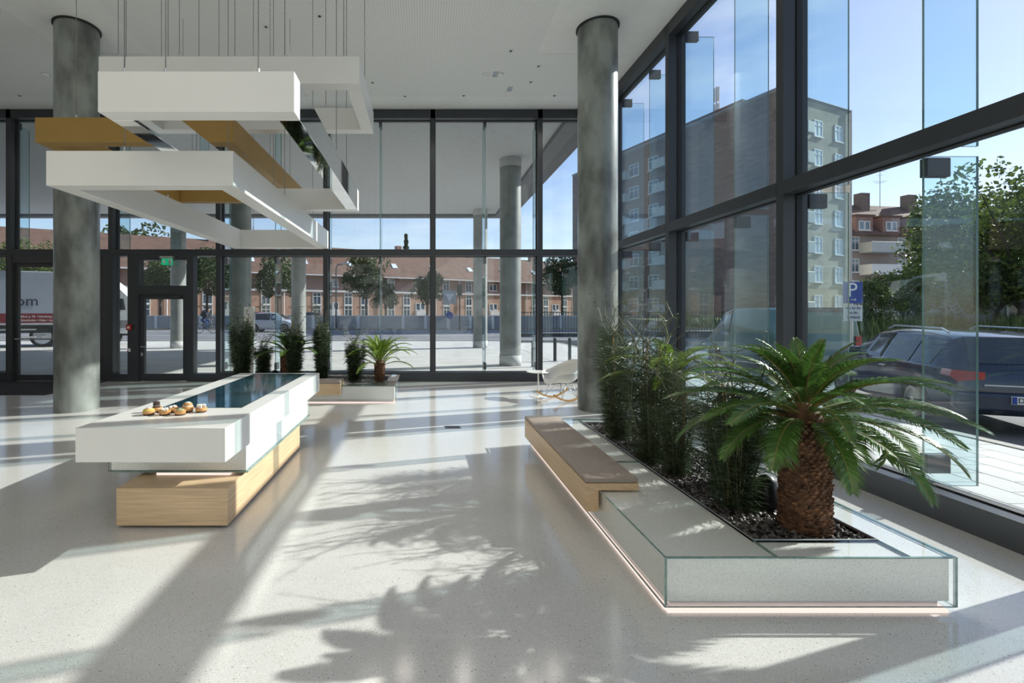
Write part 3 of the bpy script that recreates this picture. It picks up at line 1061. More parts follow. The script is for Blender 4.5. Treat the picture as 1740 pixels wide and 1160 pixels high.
def palm(label, loc, r0, r1, hh, fr, rings, sc=1.0, seed=1, lean=0.0):
    r = thing('cycad_palm', label, 'palm', loc, group='cycad palms in the planters')
    t = MB().lathe([(r0 * .97, 0), (r0, 0.03), ((r0 + r1) / 2, hh * 0.5), (r1, hh * 0.85), (r1 * 0.75, hh + 0.02), (r1 * 0.3, hh + 0.08)], 24).build('trunk', M_bark, r, 'all')
    nr = max(12, int(2 * PI * r0 / 0.030))
    s_ = put('bark_scales', scales_mesh(r0, r1, hh, nr, max(6, int(hh / 0.021)), seed), t)
    s_['kind'] = 'stuff'
    rg = random.Random(seed)
    for nm, n, z, off, ph in rings:
        for k in range(n):
            a = ph + 2 * PI * k / n + rg.uniform(-0.12, 0.12)
            o = put('frond', fr[nm][k % 2], r, (off * math.cos(a), off * math.sin(a), hh + z), (0, rg.uniform(-0.1, 0.1), a), sc * rg.uniform(0.9, 1.08))
    return r


palm('large dark green cycad palm with thick brown trunk, nearest the viewer', pw(1, 0.36, 0.975), 0.114, 0.108, 0.64, FR,
     [('up', 6, 0.09, 0.015, 0.3), ('high', 8, 0.08, 0.03, 0.1), ('mid', 11, 0.06, 0.045, 0.5), ('low', 12, 0.03, 0.07, 0.15), ('droop', 11, 0.0, 0.09, 0.45), ('hang', 6, -0.02, 0.11, 4.7)], 1.0, 4)
palm('yellow-green cycad palm among the bushes of the foreground planter', pw(1, 1.78, 0.93), 0.09, 0.095, 0.62, FRY,
     [('high', 5, 0.05, 0.02, 0.3), ('mid', 8, 0.04, 0.03, 0.1), ('low', 7, 0.0, 0.05, 0.5)], 0.72, 6)
palm('bright green cycad palm at the right end of the far planter', pw(2, 0.32, 0.62), 0.085, 0.085, 0.34, FRY,
     [('up', 6, 0.05, 0.02, 0.9), ('high', 12, 0.04, 0.03, 0.2), ('mid', 11, 0.0, 0.04, 0.6), ('low', 4, -0.05, 0.06, 5.9)], 0.88, 8)
palm('dull green cycad palm with drooping leaves in the middle of the far planter', pw(2, 1.95, 0.72), 0.14, 0.15, 0.50, FR,
     [('high', 6, 0.05, 0.02, 0.2), ('mid', 8, 0.03, 0.04, 0.6), ('low', 8, 0.0, 0.06, 0.1)], 0.98, 9)

# ------------------------------------------------------------------ feathery bushes


def bush_meshes(hh, rad, n, seed, fat=1.0):
    rg = np.random.default_rng(seed)
    ns = 26
    rt = random.Random(seed)
    st = MB()
    stems = []
    for k in range(ns):
        a = rg.uniform(0, 6.28)
        rr = rad * 0.75 * math.sqrt(rg.uniform(0, 1))
        b0 = np.array((rr * 0.35 * math.cos(a), rr * 0.35 * math.sin(a), 0.0))
        top = np.array((rr * math.cos(a) * 1.1, rr * math.sin(a) * 1.1, hh * rg.uniform(0.7, 1.0)))
        midp = (b0 + top) / 2 + rg.normal(0, 0.02, 3)
        stems.append((b0, midp, top))
        st.tube([b0, midp, top], [0.004, 0.003, 0.0015], 4, 0, False)
    # bare zig-zag twigs rising out of the top
    tips = []
    for k in range(7):
        p = Vector((rt.uniform(-.5, .5) * rad, rt.uniform(-.5, .5) * rad, hh * 0.8))
        dr = Vector((rt.uniform(-.4, .4), rt.uniform(-.4, .4), 1)).normalized()
        pts = [p]
        for j in range(4):
            p = p + dr * rt.uniform(0.09, 0.15) * hh
            pts.append(p)
            dr = (dr + Vector((rt.uniform(-.5, .5), rt.uniform(-.5, .5), rt.uniform(-.1, .3)))).normalized()
            d2 = (dr + Vector((rt.uniform(-1, 1), rt.uniform(-1, 1), 0.2))).normalized()
            e2 = p + d2 * rt.uniform(0.06, 0.13)
            st.tube([p, e2], [0.0028, 0.0014], 4, 0, False)
            tips += [e2, p]
        st.tube(pts, [0.005, 0.0042, 0.0036, 0.0028, 0.0018], 4, 0, False)
    s_ = rg.integers(0, ns, n)
    t_ = rg.uniform(0.02, 1, n) ** 1.1
    B0 = np.array([s[0] for s in stems])[s_]
    B1 = np.array([s[1] for s in stems])[s_]
    B2 = np.array([s[2] for s in stems])[s_]
    t = t_[:, None]
    p = B0 * (1 - t) ** 2 + 2 * B1 * t * (1 - t) + B2 * t ** 2
    p[: len(tips) * 6] = np.repeat(np.array([tuple(q) for q in tips]), 6, 0)[:n]
    d = rg.normal(0, 1, (n, 3))
    d[:, 2] = np.abs(d[:, 2]) * 0.55 + 0.05
    d[:, :2] += p[:, :2] * 4
    d /= np.linalg.norm(d, axis=1)[:, None]
    ln = rg.uniform(0.05, 0.125, n)[:, None]
    ln[: len(tips) * 6] *= 0.35
    w = np.cross(d, rg.normal(0, 1, (n, 3)))
    w = w / np.linalg.norm(w, axis=1)[:, None] * rg.uniform(0.0012, 0.0026, n)[:, None] * fat
    m = p + d * ln * 0.5
    e = p + d * ln + np.array((0, 0, -0.012))
    V = np.stack([p, m + w, e, m - w], 1)
    return quads_mesh('foliage', V, M_needle), st.mesh('stems', M_twig)


BUSH = [bush_meshes(0.95, 0.19, 6800, 21), bush_meshes(0.95, 0.21, 6800, 22), bush_meshes(0.95, 0.18, 6400, 23), bush_meshes(0.95, 0.18, 8500, 24, 2.0), bush_meshes(0.95, 0.20, 8500, 25, 2.0)]


def bush(which, u, v, hh, label, k=0, wide=1.0, canes=1, rz=0.0):
    x, y, z = pw(which, u, v)
    r = thing('feathery_bush', label, 'bush', (x, y, z), rz, group='narrow-leaved bushes in the planters')
    s_ = hh / 0.95
    for nm, me in zip(('foliage', 'stems'), BUSH[k]):
        o = put(nm, me, r, scale=(wide, wide, s_))
        o['kind'] = 'stuff' if nm == 'foliage' else 'thing'
    for c in range(canes):
        a = rz * 2 + c * 2.4
        x0, y0 = 0.06 * math.cos(a), 0.06 * math.sin(a)
        MB().tube([(x0, y0, 0), (x0 + 0.01, y0, hh * 0.5), (x0 - 0.03, y0 + 0.01, hh * random.uniform(0.85, 1.05))], 0.0055, 6).build('bamboo_cane', M_cane, r, True)
    return r


bush(1, 0.66, 0.78, 0.80, 'feathery green bush right behind the big palm trunk', 0, 1.3, 2, 0.3)
bush(1, 1.02, 0.98, 0.68, 'loose feathery bush second from the big palm trunk, near the glass', 1, 1.25, 1, 1.1)
bush(1, 1.28, 0.72, 0.72, 'low feathery bush between the big palm and the tall caned bush', 2, 1.0, 1, 2.0)
bush(1, 1.62, 0.70, 1.02, 'dense feathery bush with a long bare bamboo cane, mid foreground planter', 1, 1.35, 2, 2.9)
bush(1, 2.12, 1.0, 0.86, 'tall feathery bush behind the yellow-green palm', 0, 1.1, 1, 4.0)
bush(1, 2.30, 0.72, 0.98, 'feathery bush second from the concrete column', 2, 1.1, 1, 5.0)
bush(1, 2.62, 0.76, 1.10, 'feathery bush at the end of the planter against the concrete column', 0, 1.1, 1, 5.9)
bush(2, 0.76, 0.62, 0.78, 'short dark bush left of the bright palm in the far planter', 4, 1.05, 1, 0.4)
bush(2, 1.34, 0.62, 1.05, 'slim upright bush second from the bright palm, far planter', 3, 0.95, 1, 1.4)
bush(2, 1.82, 0.60, 1.02, 'dense bush in front of the drooping palm, far planter', 4, 1.05, 2, 2.5)
bush(2, 2.40, 0.66, 0.66, 'smallest bush of the far planter, beside the white stele', 3, 1.0, 0, 3.4)
bush(2, 2.80, 0.70, 1.15, 'tall bush at the left end of the far planter', 4, 1.2, 1, 4.3)

for which, u, v, lb in ((1, 0.66, 0.97, 'black domed spotlight half hidden behind the big palm trunk'), (2, 2.18, 0.64, 'black domed spotlight among the far planter bushes')):
    r = thing('garden_spotlight', lb, 'spotlight', pw(which, u, v))
    MB().lathe([(0.062, 0), (0.068, 0.03), (0.068, 0.12), (0.058, 0.175), (0.034, 0.205), (0.001, 0.215)], 24).build('hood', M_black, r, 'all')
    MB().lathe([(0.075, 0), (0.075, 0.015), (0.06, 0.02)], 24).build('base', M_black, r, True)

# ------------------------------------------------------------------ white stele, chair, side table
st = thing('info_stele', 'slim white stele standing behind the far planter', 'stele', (at(424, 9.75), 9.75, 0))
MB().rbox(-0.10, 0.10, -0.04, 0.04, 0.012, 1.6, 0.004).build('panel', M_white, st, True)
MB().rbox(-0.13, 0.13, -0.10, 0.10, 0.0, 0.012, 0.003).build('foot', M_alu, st)

cx_, cy_ = at(955, 8.25), 8.30
ch = thing('rocking_chair', 'white plastic shell armchair on wire legs and wooden rockers', 'chair', (cx_, cy_, 0), math.radians(205))
# shell: local +x is the front of the seat
NA, NT = 40, 12
b = MB()
vs = []
for i in range(NA):
    th = 2 * PI * i / NA               # 0 front, pi back
    c_, s_ = math.cos(th), math.sin(th)
    R_ = 0.27 + 0.035 * abs(s_) + (0.02 if c_ > 0 else 0.0)
    back = max(0.0, -c_) ** 1.3
    arm = max(0.0, abs(s_)) ** 1.5
    if c_ > 0:
        e_ = max(0.0, min(1.0, (abs(s_) - 0.22) / 0.5))
        hr = 0.20 * e_ * e_ * (3 - 2 * e_) * (1 - 0.12 * c_) - 0.02 * c_
    else:
        hr = 0.20 * (1 - back) + 0.38 * back
    for j in range(NT + 1):
        t = j / NT
        rr = R_ * (math.sin(t * PI / 2) ** 0.85)
        zz = 0.30 + hr * t ** 2.6
        x = rr * c_ - (0.05 * back * t ** 3)
        vs.append((x, rr * s_ * (1 + 0.04 * t), zz + 0.03 * (c_ > 0) * c_ * t * (1 - t)))
fs = []
for i in range(NA):
    for j in range(NT):
        a, c2 = i * (NT + 1) + j, ((i + 1) % NA) * (NT + 1) + j
        fs.append((a, a + 1, c2 + 1, c2))
b.add(vs, fs)
sh = b.build('seat_shell', M_shell, ch, 'all')
md = sh.modifiers.new('thick', 'SOLIDIFY')
md.thickness = 0.009
md.offset = 0
for s_ in (-1, 1):
    pts = []
    for k in range(13):
        x = -0.34 + 0.68 * k / 12
        pts.append((x, s_ * 0.22, 0.018 + 0.55 * (x / 0.75) ** 2))
    b = MB()
    vs, fs = [], []
    for (x, y, z) in pts:
        vs += [(x, y - .016, z - .012), (x, y + .016, z - .012), (x, y + .016, z + .014), (x, y - .016, z + .014)]
    for k in range(12):
        for e in range(4):
            fs.append((4 * k + e, 4 * k + (e + 1) % 4, 4 * k + 4 + (e + 1) % 4, 4 * k + 4 + e))
    fs += [(0, 1, 2, 3), (48, 51, 50, 49)]
    b.add(vs, fs).build('rocker', M_oakr, ch)
    for x in (-0.17, 0.17):
        zf = 0.018 + 0.55 * (x / 0.75) ** 2
        MB().tube([(x, s_ * 0.22, zf), (x * 0.75, s_ * 0.13, 0.298)], 0.0055, 6).build('leg', M_wire, ch, 'all')
        MB().tube([(x, s_ * 0.22, zf), (-x * 0.15, s_ * 0.10, 0.296)], 0.0045, 6).build('strut', M_wire, ch, 'all')
for x in (-0.13, 0.13):
    MB().tube([(x, -0.15, 0.25), (x, 0.15, 0.25)], 0.0045, 6).build('cross_wire', M_wire, ch, 'all')

tq = thing('side_table', 'small round white side table beside the rocking chair', 'table', (at(915, 8.6), 8.62, 0))
MB().lathe([(0.001, 0.428), (0.19, 0.428), (0.205, 0.434), (0.20, 0.441), (0.001, 0.442)], 40).build('table_top', M_white, tq, True)
MB().tube([(0, 0, 0.012), (0, 0, 0.428)], 0.012, 12).build('post', M_white, tq, True)
MB().lathe([(0.15, 0.0), (0.15, 0.006), (0.02, 0.014), (0.012, 0.02)], 32).build('foot', M_white, tq, True)

# small steel floor hatch between table and planter
fh = thing('floor_socket', 'small flush metal socket hatch in the floor', 'hatch', (at(770, 6.2), 6.3, 0))
MB().box(-0.11, 0.11, -0.08, 0.08, 0.0, 0.002).build('frame', M_alu, fh)
MB().box(-0.095, 0.095, -0.065, 0.065, 0.002, 0.004).build('lid', M_plinth, fh)
# ------------------------------------------------------------------ outside
M_asph = P('asphalt', (0.19, 0.195, 0.21), 0.85, var=0.15, scale=1.5, bump=0.1, bscale=60)
M_plaza = P('plaza_paving', (0.52, 0.52, 0.51), 0.8, var=0.1, scale=1.2)
M_paver = P('concrete_paver', (0.55, 0.545, 0.53), 0.8, var=0.12, scale=2.5, bump=0.1)
M_kerb = P('kerb_stone', (0.42, 0.40, 0.37), 0.85, var=0.15)
M_grass = P('grass', (0.10, 0.14, 0.035), 0.9, var=0.4, scale=6, island=0.5)
M_ground = P('verge_ground', (0.13, 0.135, 0.06), 0.95, var=0.4, scale=2)
M_soffit = P('canopy_soffit', (0.52, 0.52, 0.52), 0.8, var=0.05)
M_fascia = P('canopy_fascia', (0.16, 0.155, 0.16), 0.6)
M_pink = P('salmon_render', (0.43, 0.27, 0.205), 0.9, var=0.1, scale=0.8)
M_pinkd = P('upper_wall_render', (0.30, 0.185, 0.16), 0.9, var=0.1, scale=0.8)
M_corn = P('pale_cornice', (0.62, 0.62, 0.64), 0.8)
M_roof = tiles('brown_roof_tiles', (0.06, 0.038, 0.032), (0.25, 0.14, 0.10), 2.0, 2.6)
M_wframe = P('white_window_frame', (0.72, 0.73, 0.73), 0.5)
M_wglass = P('house_window_glass', (0.06, 0.09, 0.13), 0.08, var=0.5, scale=1.5, spec=0.9)
M_wall_f = P('grey_wall_panel', (0.33, 0.34, 0.36), 0.85, var=0.1, scale=1.0)
M_post = P('pale_wall_post', (0.66, 0.67, 0.68), 0.8)
M_trunk = P('tree_bark', (0.055, 0.042, 0.033), 0.9, var=0.3)
M_leaf = P('tree_leaf', (0.045, 0.075, 0.018), 0.55, var=0.3, scale=0.8, island=0.5, sss=0.25)
M_leafl = P('tree_leaf_light', (0.11, 0.155, 0.03), 0.5, var=0.35, scale=0.7, island=0.5, sss=0.3)
M_tan = P('tan_pebbledash', (0.47, 0.41, 0.32), 0.9, var=0.14, scale=0.7, detail=8)
M_brickd = P('brown_clinker', (0.20, 0.15, 0.13), 0.9, var=0.2, scale=0.9, stretch=(1, 1, 4), detail=8)
M_balc = P('balcony_panel', (0.48, 0.50, 0.50), 0.6, var=0.05)
M_blind = P('pale_blind', (0.60, 0.66, 0.72), 0.5, var=0.3, scale=1)
M_navy = P('dark_blue_car_paint', (0.008, 0.018, 0.05), 0.22, metal=0.3, var=0.1, coat=1.0)
M_silver = P('silver_car_paint', (0.55, 0.58, 0.62), 0.3, metal=0.4, coat=0.8)
M_redcar = P('red_car_paint', (0.5, 0.02, 0.02), 0.3, coat=0.8)
M_teal = P('teal_van_paint', (0.012, 0.115, 0.115), 0.3, coat=0.8)
M_cargl = P('car_glass', (0.015, 0.022, 0.03), 0.05, spec=0.9)
M_tyre = P('tyre_rubber', (0.012, 0.012, 0.013), 0.8)
M_rim = P('alloy_rim', (0.5, 0.5, 0.52), 0.35, metal=0.7)
M_tail = P('tail_lamp_red', (0.42, 0.02, 0.015), 0.2, coat=0.6)
M_truckw = P('truck_white', (0.66, 0.68, 0.70), 0.45)
M_trail = P('trailer_side', (0.42, 0.46, 0.55), 0.5, var=0.04)
M_maroon = P('maroon_band', (0.22, 0.012, 0.025), 0.5)
M_navytx = P('dark_lettering', (0.012, 0.01, 0.04), 0.5)
M_blue = P('sign_blue', (0.008, 0.05, 0.30), 0.4)
M_skin = P('skin', (0.45, 0.26, 0.18), 0.6)
M_jacket = P('dark_jacket', (0.02, 0.022, 0.035), 0.8)
M_jeans = P('blue_jeans', (0.04, 0.085, 0.19), 0.85)

g = MB().box(-90, 110, -30, 160, -0.6, -0.30).build('ground', M_asph)
tag(g, 'asphalt street and ground around the building', 'ground', kind='structure')
g = MB().box(-40, 3.95, -30, YF - 0.25, -0.35, -0.02).box(-40, XL - 0.25, YF - 0.25, YB + 0.25, -0.35, -0.02).build('forecourt', M_plaza)
tag(g, 'pale paved forecourt behind and left of the lobby', 'pavement', kind='structure')
g = MB().box(-40, 3.95, YB + 0.25, 25.5, -0.35, -0.02).build('plaza', M_plaza)
tag(g, 'pale paved plaza under the canopy beyond the far glass wall', 'pavement', kind='structure')
g = MB().box(-70, 45, 25.6, 43, -0.35, -0.03).build('road', M_asph)
tag(g, 'grey asphalt road beyond the plaza', 'road', kind='structure')
g = MB().box(-70, 45, 25.4, 25.65, -0.35, 0.03).build('kerb', M_kerb)
tag(g, 'stone kerb between plaza and road', 'kerb', kind='structure')
g = MB().box(-70, 45, 43, 160, -0.35, 0.0).build('verge', P('dry_verge', (0.33, 0.27, 0.17), 0.95, var=0.25, scale=1.5))
tag(g, 'dry grassy strip along the foot of the boundary wall', 'verge', kind='structure')
# lane lines
for y, lb in ((31.5, 'nearer'), (38.5, 'farther')):
    g = MB().box(-60, 30, y, y + 0.15, -0.03, -0.026).build('lane_line', M_corn)
    tag(g, '%s white line painted on the road beyond the plaza' % lb, 'road line', kind='structure')
# pavement right of the building, laid in slabs
pv = MB().box(3.95, 6.6, -6, 24, -0.35, -0.045).build('pavement', M_kerb)
tag(pv, 'pale slab pavement outside the right glass wall', 'pavement', kind='structure')
PW_, PL_ = 0.325, 0.49
slab = MB().rbox(0.004, PW_ - 0.004, 0.004, PL_ - 0.004, -0.05, -0.02, 0.004, seg=1).mesh('paving_slab', M_paver)
for i in range(8):
    for j in range(22):
        put('paving_slab', slab, pv, (3.98 + i * PW_, 0.9 + (j + 0.5 * (i % 2)) * PL_, 0.0))
far = MB()
far.box(3.98, 6.58, 12.0, 24, -0.05, -0.02)
far.box(3.98, 6.58, -6, 0.85, -0.05, -0.02)
far.build('far_slabs', M_paver, pv)
g = MB().box(6.6, 6.75, -6, 24, -0.35, -0.01).build('kerb', M_kerb)
tag(g, 'stone kerb between slab pavement and parking street', 'kerb', kind='structure')

# ---- canopy and its columns
cn = thing('canopy', 'wide grey soffit of the overhanging storey beyond the far glass wall', 'canopy', (-18, 16, H), kind='structure')
MB().box(-30 + 18, 3.2 + 18, YB + 0.3 - 16, 21.6 - 16, 0.0, 3.2).build('soffit', M_soffit, cn)
MB().box(3.2 + 18, 3.98 + 18, YB + 0.3 - 16, 22.0 - 16, -0.12, 3.2).build('edge_beam', M_fascia, cn)
MB().box(-30 + 18, 3.2 + 18, 21.6 - 16, 22.0 - 16, -0.12, 3.2).build('edge_beam', M_fascia, cn)
for x, y, lb in ((2.48, 13.85, 'just beyond the far glass wall on the right'), (2.42, 20.7, 'at the outer canopy edge on the right'), (-5.25, 13.85, 'just beyond the far glass wall, behind the hanging frames'),
                 (-5.25, 20.3, 'at the outer canopy edge, seen over the far planter'), (-10.4, 20.5, 'at the outer canopy edge, seen through the exit door'), (-13.3, 13.85, 'beyond the entrance door')):
    c = thing('canopy_column', 'round concrete canopy column ' + lb, 'column', (x, y, -0.02), group='canopy columns', kind='structure')
    MB().lathe([(0.30, 0.0), (0.30, H - 0.25)], 40, caps=False).build('shaft', M_conco, c, 'all')
    MB().lathe([(0.31, H - 0.25), (0.31, H + 0.02)], 40, caps=False).build('capital', M_soffit, c, 'all')
    MB().lathe([(0.305, 0.0), (0.312, 0.0), (0.312, 0.30), (0.305, 0.30)], 40, caps=False).build('foot_band', M_soffit, c, 'all')

# ---- boundary wall of panels and posts
bw_ = thing('boundary_wall', 'grey concrete panel wall with pale posts across the road', 'wall', (-8, 44, 0))
pan = MB().rbox(0.09, 1.95, -0.05, 0.05, 0.05, 1.12, 0.01, seg=1).mesh('wall_panel', M_wall_f)
pst = MB().rbox(-0.13, 0.13, -0.13, 0.09, 0.0, 1.22, 0.01, seg=1).mesh('post', M_post)
for k in range(-14, 13):
    put('wall_panel', pan, bw_, (k * 2.04, 0, 0))
    put('post', pst, bw_, (k * 2.04, 0, 0))
MB().box(-14 * 2.04, 13 * 2.04, -0.08, 0.08, 1.12, 1.19).build('coping', M_post, bw_)

# ---- steel railing on the right
rl = thing('railing', 'dark steel bar railing on a low wall beyond the bollards', 'railing', (12, 30, -0.03))
MB().box(-6.2, 12, -0.15, 0.15, 0, 0.22).build('base_wall', M_plinth, rl)
MB().box(-6.2, 12, -0.03, 0.03, 1.48, 1.54).build('top_rail', M_steel, rl)
MB().box(-6.2, 12, -0.02, 0.02, 0.30, 0.34).build('bottom_rail', M_steel, rl)
bar = MB().box(-0.012, 0.012, -0.012, 0.012, 0.22, 1.48).mesh('bar', M_steel)
for k in range(90):
    put('bar', bar, rl, (-6.1 + k * 0.18, 0, 0))
for px, d, lb in ((906, 13.4, 'leftmost of the three'), (943, 15.0, 'middle of the three'), (968, 15.0, 'rightmost of the three')):
    r = thing('bollard', 'dark steel bollard on the plaza, %s' % lb, 'bollard', (at(px, d), d, -0.02), group='bollards on the plaza')
    MB().lathe([(0.05, 0), (0.05, 0.70), (0.042, 0.72), (0.001, 0.725)], 16).build('post', M_steel, r, True)
    MB().lathe([(0.075, 0), (0.075, 0.012), (0.05, 0.014)], 16, caps=False).build('flange', M_alu, r, True)

# ---- window builder for the far buildings


def win_meshes(w, h, name='window', bars=2, blind=False):
    q = MB()
    t = 0.09
    q.box(-w / 2 - .06, w / 2 + .06, -0.12, 0.02, -h / 2 - .1, -h / 2)           # sill
    q.box(-w / 2, -w / 2 + t, -0.05, 0.02, -h / 2, h / 2).box(w / 2 - t, w / 2, -0.05, 0.02, -h / 2, h / 2)
    q.box(-w / 2, w / 2, -0.05, 0.02, h / 2 - t, h / 2).box(-w / 2, w / 2, -0.05, 0.02, -h / 2, -h / 2 + t)
    for k in range(1, bars):
        x = -w / 2 + w * k / bars
        q.box(x - .035, x + .035, -0.05, 0.02, -h / 2, h / 2)
    q.box(-w / 2, w / 2, -0.045, 0.02, h * 0.16, h * 0.16 + 0.06) if bars > 1 else None
    p = MB().box(-w / 2 + t, w / 2 - t, -0.02, 0.015, -h / 2 + t, h / 2 - t)
    return q.mesh('window', M_wframe), p.mesh('pane', M_blind if blind else M_wglass)


def win(par, ms, x, y, z, rz=0.0):
    o = put('window', ms[0], par, (x, y, z), (0, 0, rz))
    put('pane', ms[1], o)


WH = win_meshes(1.15, 1.65)
WS = win_meshes(0.75, 1.1, bars=1)
SK = MB().box(-0.4, 0.4, -0.06, 0.06, -0.55, 0.55).mesh('roof_window', M_blind)

# ---- terrace of salmon houses along the far side: local x along the street, y back from the facade
A = Vector((-42.0, 50.0, 0))
ang = math.atan2(38, 71)
seg_L = 13.4
EV, RG, DP = 6.8, 10.9, 9.5
for k in range(-1, 7):
    o = A + Vector((math.cos(ang), math.sin(ang), 0)) * (k * seg_L)
    lbl = ['beyond the truck', 'behind the truck cab', 'behind the exit door', 'behind the left canopy columns', 'behind the silver car', 'behind the conifer', 'behind the right canopy columns', 'farthest along the street'][k + 1]
    h = thing('terrace_house', 'salmon terrace house with brown tiled roof, ' + lbl, 'house', o, ang, group='terrace houses across the road')
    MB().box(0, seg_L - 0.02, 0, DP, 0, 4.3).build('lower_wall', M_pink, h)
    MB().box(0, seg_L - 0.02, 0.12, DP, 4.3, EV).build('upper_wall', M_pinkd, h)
    MB().box(-0.02, seg_L, -0.22, 0.12, 4.2, 4.45).build('cornice', M_corn, h)
    q = MB().prism([(-0.55, EV - 0.25), (DP / 2, RG), (DP + 0.5, EV - 0.25), (DP + 0.5, EV - 0.45), (-0.55, EV - 0.45)], -0.02, seg_L + 0.0, 'x')
    q.build('roof', M_roof, h)
    MB().box(-0.02, seg_L, -0.68, -0.52, EV - 0.45, EV - 0.28).build('gutter', M_corn, h)
    MB().tube([(0.25, -0.12, 0), (0.25, -0.12, EV - 0.4)], 0.07, 6).build('downpipe', M_corn, h)
    MB().rbox(5.0, 5.9, DP / 2 - .4, DP / 2 + .4, RG - 0.8, RG + 0.9, 0.03, seg=1).build('chimney', M_pinkd, h)
    for x in (2.1, 4.6, 9.0, 11.4):
        win(h, WH, x, -0.0, 1.55)
        win(h, WH, x, -0.0, 3.3 + 0.0)
    for x in (6.45, 7.25):
        win(h, WS, x, -0.0, 2.3)
        win(h, WS, x, 0.12, 5.5)
    for x in (2.1, 11.4):
        win(h, WH, x, 0.12, 5.45)
    # door canopy between the windows
    MB().prism([(6.0, 0.0), (7.7, 0.0), (7.7, 1.55), (6.85, 2.0), (6.0, 1.55)], -0.5, 0.0).build('porch', M_corn, h)
    sl = math.atan2(RG - EV + 0.25, DP / 2 + 0.55)
    for x in (3.3, 9.8):
        put('roof_window', SK, h, (x, 1.55, EV - 0.25 + (1.55 + 0.55) * math.tan(sl) + 0.05), (sl - PI / 2, 0, 0))

# ---- trees


def tree_meshes(hh, cr, nleaf, leaf, seed, trunk_r=0.16, base=0.35, mat=None, zsq=0.9):
    rg = np.random.default_rng(seed)
    rt = random.Random(seed)
    b = MB()
    c0 = hh - cr * zsq
    b.tube([(0, 0, 0), (0.05, 0.02, hh * base * 0.5), (0, 0, hh * base)], [trunk_r, trunk_r * .8, trunk_r * .7], 8)
    cl = []
    for k in range(11):
        a = k * 2.4 + rt.uniform(-.3, .3)
        rr = cr * rt.uniform(0.35, 0.8)
        e = Vector((rr * math.cos(a), rr * math.sin(a), c0 + cr * zsq * rt.uniform(-0.5, 0.75)))
        m = Vector((e.x * 0.35, e.y * 0.35, (hh * base + e.z) * 0.52))
        b.tube([(0, 0, hh * base * 0.95), m, e], [trunk_r * .5, trunk_r * .3, trunk_r * .1], 6)
        cl.append((e, cr * rt.uniform(0.32, 0.5)))
    for k in range(14):
        a = rt.uniform(0, 6.28)
        rr = cr * rt.uniform(0.1, 0.85)
        zz = rt.uniform(-0.75, 0.9)
        cl.append((Vector((rr * math.cos(a) * math.sqrt(1 - zz * zz * .8), rr * math.sin(a) * math.sqrt(1 - zz * zz * .8), c0 + cr * zsq * zz)), cr * rt.uniform(0.2, 0.36)))
    ci = rg.integers(0, len(cl), nleaf)
    C = np.array([tuple(c[0]) for c in cl])[ci]
    R = np.array([c[1] for c in cl])[ci][:, None]
    d = rg.normal(0, 1, (nleaf, 3))
    d /= np.linalg.norm(d, axis=1)[:, None]
    p = C + d * R * rg.uniform(0.45, 1.0, nleaf)[:, None] ** 0.6
    u = rg.normal(0, 1, (nleaf, 3))
    u /= np.linalg.norm(u, axis=1)[:, None]
    w = np.cross(u, rg.normal(0, 1, (nleaf, 3)))
    w /= np.linalg.norm(w, axis=1)[:, None]
    s = (leaf * rg.uniform(0.6, 1.2, nleaf))[:, None]
    V = np.stack([p - u * s * .5, p + w * s * .32, p + u * s * .5, p - w * s * .32], 1)
    return b.mesh('trunk', M_trunk, True), quads_mesh('crown', V, mat or M_leaf)


TA = tree_meshes(8.0, 2.7, 5200, 0.30, 31, base=0.42)
TB = tree_meshes(7.0, 2.3, 4600, 0.28, 32, base=0.40)
TC = tree_meshes(9.0, 4.2, 15000, 0.26, 33, base=0.22, mat=M_leafl)
TD = tree_meshes(5.0, 1.9, 5000, 0.18, 34, trunk_r=0.07, base=0.3, mat=M_leafl)


def tree(ms, px, d, label, sc=1.0, rz=0.0, group=None, z=0.0):
    r = thing('broadleaf_tree', label, 'tree', (at(px, d), d, z), rz, group)
    put('trunk', ms[0], r, scale=sc)
    put('crown', ms[1], r, scale=sc)


gt = 'street trees across the road'
tree(TA, 472, 46.5, 'dark round-crowned street tree above the silver car', 0.85, 0.2, gt)
tree(TB, 622, 47, 'street tree seen above the far planter palm', 1.0, 1.2, gt)
tree(TB, 726, 50, 'small pale street tree right of the middle mullion', 0.8, 2.2, gt)
tree(TA, 655, 52, 'low street tree with wide crown just left of the middle mullion', 0.55, 3.0, gt)
tree(TA, 352, 45.5, 'street tree seen right of the exit door', 0.92, 4.0, gt)
tree(TB, 272, 45.5, 'dark tree seen through the exit door glass', 0.95, 5.0, gt)
tree(TA, 955, 60, 'dark tree beside the right concrete column', 1.05, 0.9, gt)
tree(TC, 55, 48, 'large yellowish tree behind the truck trailer', 0.95, 0.4, gt)
tree(TA, 440, 90, 'distant tree above the terrace roofs, behind the hanging frames', 1.9, 2.0, gt)
tree(TB, 235, 80, 'distant tree above the terrace roofs near the left column', 2.2, 1.0, gt)
tree(TA, 795, 112, 'distant tree tops above the terrace roofs, right of centre', 1.6, 3.3, gt)
# conifer
cf = thing('conifer', 'slim dark conifer rising above the terrace ridge', 'tree', (at(690, 92), 92, 0))
cf.scale = (1.0, 1.0, 1.08)
MB().tube([(0, 0, 0), (0, 0, 14.0)], [0.25, 0.05], 8).build('trunk', M_trunk, cf, True)
rg_ = np.random.default_rng(5)
n = 1600
zz = rg_.uniform(2, 15, n)
rr = (15.3 - zz) * 0.14 * (0.6 + 0.4 * np.sin(zz * 6))
aa = rg_.uniform(0, 6.28, n)
p = np.stack([rr * np.cos(aa), rr * np.sin(aa), zz], 1)
u = np.stack([np.cos(aa), np.sin(aa), -0.4 * np.ones(n)], 1) * 0.35
w = rg_.normal(0, 0.12, (n, 3))
quads('crown', np.stack([p - u, p + w, p + u, p - w], 1), M_leaf, cf)

